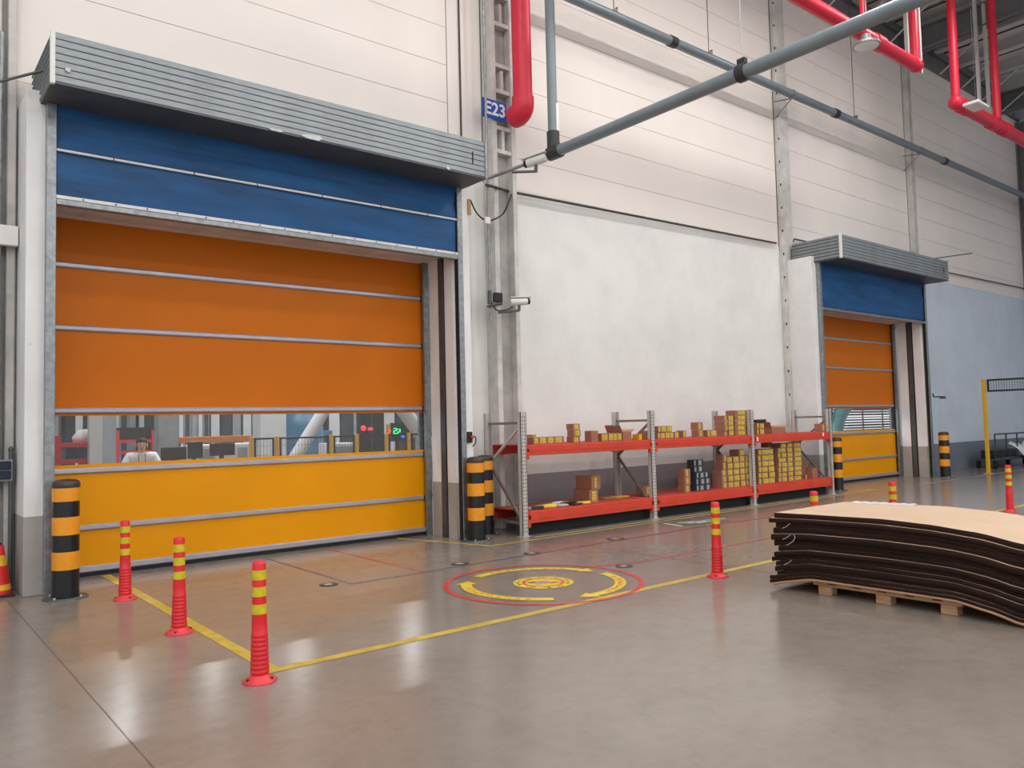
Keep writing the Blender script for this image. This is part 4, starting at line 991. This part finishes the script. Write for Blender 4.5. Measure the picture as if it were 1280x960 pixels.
# yellow fence
x0 = at(314, 560, 13.4).x; x1 = at(533, 545, 13.4).x
fe = empty('safety_fence', (x0, 13.4, 0)); tag(fe, 'yellow-post safety fence with black mesh behind the door', 'fence')
posts = [at(px, 552, 13.4).x-x0 for px in (314, 346, 414, 446, 483, 511)]
for x in posts+[posts[-1]+.9]: MB().box(x-.03, x+.03, -.03, .03, 0, 1.42, bev=.005).build('post', 'fence_yellow', fe)
for a, b in zip(posts, posts[1:]+[posts[-1]+.9]):
    f = MB(); f.box(a+.05, b-.05, -.012, .012, 1.37, 1.4); f.box(a+.05, b-.05, -.012, .012, .15, .18); f.box(a+.05, a+.08, -.012, .012, .15, 1.4); f.box(b-.08, b-.05, -.012, .012, .15, 1.4); fo = f.build('panel_frame', 'cable_black', fe)
    m = MB(); k = a+.1
    while k < b-.08: m.obox((k, 0, .18), (k, 0, 1.37), .004, .004); k += .06
    for z in range(7): m.obox((a+.05, 0, .3+z*.16), (b-.05, 0, .3+z*.16), .004, .004)
    m.build('wire_mesh', 'cable_dark', fo)['kind'] = 'stuff'
# signal towers
def tower(px, Y, wd, zl, mg, lab):
    p = at(px, 540, Y); e = empty('signal_tower', (p.x, Y, 0)); tag(e, lab, 'signal tower', 'signal towers behind the door')
    MB().box(-wd/2, wd/2, 0, .2, 0, 2.6, bev=.01).build('post', 'monitor_black', e)
    if mg: MB().lathe([(.05, 0), (.055, .02), (.05, .035), (.001, .05)], n=14).build('lamp', mg, e, (-wd/2+.05, -.0, zl)).rotation_euler.x = PI/2
tower(458, 15, .26, 1.53, 'glow_red', 'left black signal tower with red lamp'); tower(474, 15.3, .26, 1.53, None, 'right black signal tower without a lit lamp')
p = at(463, 538, 14.9); tag(MB().lathe([(.001, 0), (.05, .01), (.05, .05), (.001, .06)], n=14).build('signal_lamp', 'glow_red', None, (p.x, 14.9, p.z)), 'second red lamp between the black towers', 'lamp')
MATS  # the lamp hangs on a stalk
tag(MB().tube([(p.x, 14.93, 0), (p.x, 14.93, p.z)], .012, 6).build('lamp_stalk', 'monitor_black'), 'thin black stalk carrying the second red lamp', 'stalk')
p = at(486.5, 538, 14.8); e = empty('signal_box', (p.x, 14.8, 0)); tag(e, 'yellow signal box with red lamp behind the door strip', 'signal box')
MB().box(-.035, .035, 0, .06, p.z-.15, p.z+.13).build('housing', 'fence_yellow', e); MB().box(-.02, .02, .01, .05, 0, p.z-.15).build('post', 'fence_yellow', e); MB().lathe([(.03, 0), (.03, .02), (.001, .025)], n=12).build('lamp', 'glow_red', e, (0, 0, p.z-.02)).rotation_euler.x = PI/2
p = at(497, 540, 15.2); e = empty('display_panel', (p.x, 15.2, 0)); tag(e, 'black display with green glowing marks behind the door strip', 'display')
MB().box(-.15, .3, 0, .06, p.z-.2, p.z+.2).build('housing', 'monitor_black', e); MB().box(-.02, .02, .01, .05, 0, p.z-.2).build('post', 'monitor_black', e)
g = MB()
for (a, b) in (((-.1, .08), (-.03, .08)), ((-.03, .08), (-.03, .03)), ((-.1, .03), (-.03, .03)), ((-.1, .03), (-.1, -.03)), ((-.1, -.03), (-.03, -.03)), ((0, .06), (.06, .06)), ((.06, .06), (.06, 0)), ((0, 0), (.06, 0)), ((0, 0), (0, -.06)), ((0, -.06), (.06, -.06))): g.obox((a[0], -.006, a[1]), (b[0], -.006, b[1]), .012, .018)
g.build('green_digits', 'glow_green', e)
MB().box(.1, .26, -.008, 0, -.12+p.z*0, -.04).build('unused', 'glow_blue', e) if False else None
for o in kids(e):
    if o.name.startswith('green_digits'): o.location.z = p.z
bl = MB().box(.09, .2, -.008, -.001, p.z-.13, p.z-.06).build('blue_indicator', 'glow_blue', e)

# shelving and teal machine behind the far door
p0, p1 = at(1066, 520, 12.5), at(1135, 520, 12.5)
e = empty('board_rack', (p0.x, 12.5, 0)); tag(e, 'rack of stacked brown boards behind the far door strip', 'rack')
for x in (0, 1.5, 3.0, 4.4): MB().box(x, x+.04, 1.22, 1.26, 0, 2.2).build('upright', 'far_grey', e)
for k in range(22): MB().box(-.1+.1*random.random(), 4.5, .05+.05*random.random(), 1.2, .3+k*.085, .33+k*.085+.02*random.random()).build('board', ('card_tan', 'card_brown', 'sheet_top', 'sheet_edge')[k % 4], e)
p = at(1058, 525, 12.2); e = empty('teal_machine', (p.x, 12.2, 0)); tag(e, 'pale teal curved machine behind the far door strip', 'machine')
MB().tube(bent([(-.8, 0, 0), (-.6, 0, 1.2), (-.1, 0, 1.8), (.5, 0, 2.0)]), .2, 16).build('hood_pipe', 'teal', e); MB().box(-1.6, 0, .4, 1.2, 0, 2.4, bev=.03).build('cabinet', 'teal', e)

# ------------------------------------------------------------------ person (seated on a work stool behind the desk)
pp = at(177, 560, 14.0); PXx, PY = pp.x, 14.0
pe = empty('person', (PXx, PY, 0), -.18); tag(pe, 'person in a white short-sleeved shirt with lanyard seated behind the door strip', 'person')
def skin_mesh(name, joints, edges, m, parent, sub=2, root=0):
    me = bpy.data.meshes.new(name); me.from_pydata([j[0] for j in joints], edges, []); o = bpy.data.objects.new(name, me); COL.objects.link(o); o.parent = parent
    sk = o.modifiers.new('skin', 'SKIN'); sk.use_smooth_shade = True
    for i, j in enumerate(joints):
        r = j[1]; me.skin_vertices[0].data[i].radius = r if isinstance(r, tuple) else (r, r)
    me.skin_vertices[0].data[root].use_root = True
    if sub: s = o.modifiers.new('sub', 'SUBSURF'); s.levels = sub; s.render_levels = sub
    me.materials.append(MATS[m]); return o
# facing -Y (towards the door)
J = [((0, .05, .64), (.15, .12)), ((0, .04, .84), (.14, .1)), ((0, .02, 1.03), (.155, .105)), ((0, .0, 1.16), (.13, .085)), ((0, -.02, 1.215), .055), ((0, -.03, 1.245), .05),
     ((0, -.03, 1.27), (.06, .07)), ((0, -.025, 1.34), (.075, .09)), ((0, -.015, 1.4), (.066, .08)),
     ((.17, .0, 1.155), .06), ((.23, -.03, .99), .047), ((.26, -.1, .83), .04), ((.2, -.3, .86), .033), ((.17, -.38, .96), .026),
     ((-.17, .0, 1.155), .06), ((-.23, -.03, .99), .047), ((-.26, -.1, .83), .04), ((-.2, -.3, .86), .033), ((-.17, -.38, .96), .026),
     ((.1, -.02, .62), .09), ((.12, -.4, .62), .07), ((.12, -.38, .3), .055), ((.12, -.36, .09), .04), ((.13, -.48, .05), .035),
     ((-.1, -.02, .62), .09), ((-.12, -.4, .62), .07), ((-.12, -.38, .3), .055), ((-.12, -.36, .09), .04), ((-.13, -.48, .05), .035)]
Eg = [(0, 1), (1, 2), (2, 3), (3, 4), (4, 5), (5, 6), (6, 7), (7, 8), (3, 9), (9, 10), (10, 11), (11, 12), (12, 13), (3, 14), (14, 15), (15, 16), (16, 17), (17, 18), (0, 19), (19, 20), (20, 21), (21, 22), (22, 23), (0, 24), (24, 25), (25, 26), (26, 27), (27, 28)]
body = skin_mesh('body', J, Eg, 'skin', pe)
sh = skin_mesh('shirt', [((0, .05, .62), (.17, .135)), ((0, .04, .84), (.165, .12)), ((0, .02, 1.03), (.185, .125)), ((0, .0, 1.155), (.155, .115)), ((0, -.015, 1.2), .085),
     ((.18, .0, 1.15), .082), ((.255, -.035, .99), .078), ((-.18, .0, 1.15), .082), ((-.255, -.035, .99), .078)], [(0, 1), (1, 2), (2, 3), (3, 4), (3, 5), (5, 6), (3, 7), (7, 8)], 'shirt_white', pe)
skin_mesh('trousers', [((0, .05, .62), (.165, .13)), ((.1, -.02, .62), .1), ((.12, -.41, .62), .083), ((.12, -.38, .3), .068), ((.12, -.36, .1), .06), ((-.1, -.02, .62), .1), ((-.12, -.41, .62), .083), ((-.12, -.38, .3), .068), ((-.12, -.36, .1), .06)],
     [(0, 1), (1, 2), (2, 3), (3, 4), (0, 5), (5, 6), (6, 7), (7, 8)], 'trouser', pe)
hr = MB(); hr.sph((0, .0, 1.4), .086, .1, .062, 18); hr.sph((0, .04, 1.34), .088, .075, .08, 16); hr.build('hair', 'hair_black', pe)
fc = MB(); fc.sph((0, -.118, 1.315), .012, .022, .02, 10); fc.build('nose', 'skin', pe)
fc = MB(); fc.sph((.03, -.106, 1.345), .013, .008, .007, 10); fc.sph((-.03, -.106, 1.345), .013, .008, .007, 10); fc.build('eyes', 'hair_black', pe)
fc = MB(); fc.sph((0, -.105, 1.275), .024, .008, .006, 10); fc.build('mouth', 'far_red', pe)
fc = MB(); fc.sph((.084, -.02, 1.33), .012, .02, .03, 10); fc.sph((-.084, -.02, 1.33), .012, .02, .03, 10); fc.build('ears', 'skin', pe)
ln = MB(); ln.tube(bent([(.05, -.09, 1.2), (.045, -.14, 1.08), (.0, -.15, .95)]), .006, 6); ln.tube(bent([(-.05, -.09, 1.2), (-.045, -.14, 1.08), (.0, -.15, .95)]), .006, 6); ln.build('lanyard', 'far_dark', pe)
for s in (1, -1):
    base = Vector((s*.17, -.38, .965))
    fin = [(base, .026)]; ed = []
    fin.append((base+Vector((-s*.01, -.06, .0)), (.036, .02)))
    ed.append((0, 1))
    for q, (dx, L) in enumerate(((-.03, .06), (-.01, .072), (.01, .068), (.028, .055))):
        a = len(fin); fin.append((base+Vector((dx-s*.01, -.095, -.002)), .009)); fin.append((base+Vector((dx*1.15-s*.01, -.095-L*.5, -.006)), .0085)); fin.append((base+Vector((dx*1.2-s*.01, -.095-L, -.02)), .007)); ed += [(1, a), (a, a+1), (a+1, a+2)]
    a = len(fin); fin.append((base+Vector((-s*.045, -.05, -.004)), .01)); fin.append((base+Vector((-s*.06, -.085, -.008)), .009)); ed += [(1, a), (a, a+1)]
    skin_mesh('hand', fin, ed, 'skin', pe, 1)
st = empty('work_stool', (PXx, PY, 0), -.18); tag(st, 'high work stool under the seated person', 'stool')
MB().lathe([(.19, .46), (.2, .49), (.17, .51), (.001, .51)], (0, .05, 0), 20).build('seat', 'monitor_black', st)
MB().tube([(0, .05, .1), (0, .05, .47)], .03, 10).build('pole', 'galvanised', st)
for k in range(5):
    a = k*2*PI/5; MB().obox((0, .05, .08), (.26*math.cos(a), .05+.26*math.sin(a), .03), .04, .03).build('foot', 'galv_dark', st)
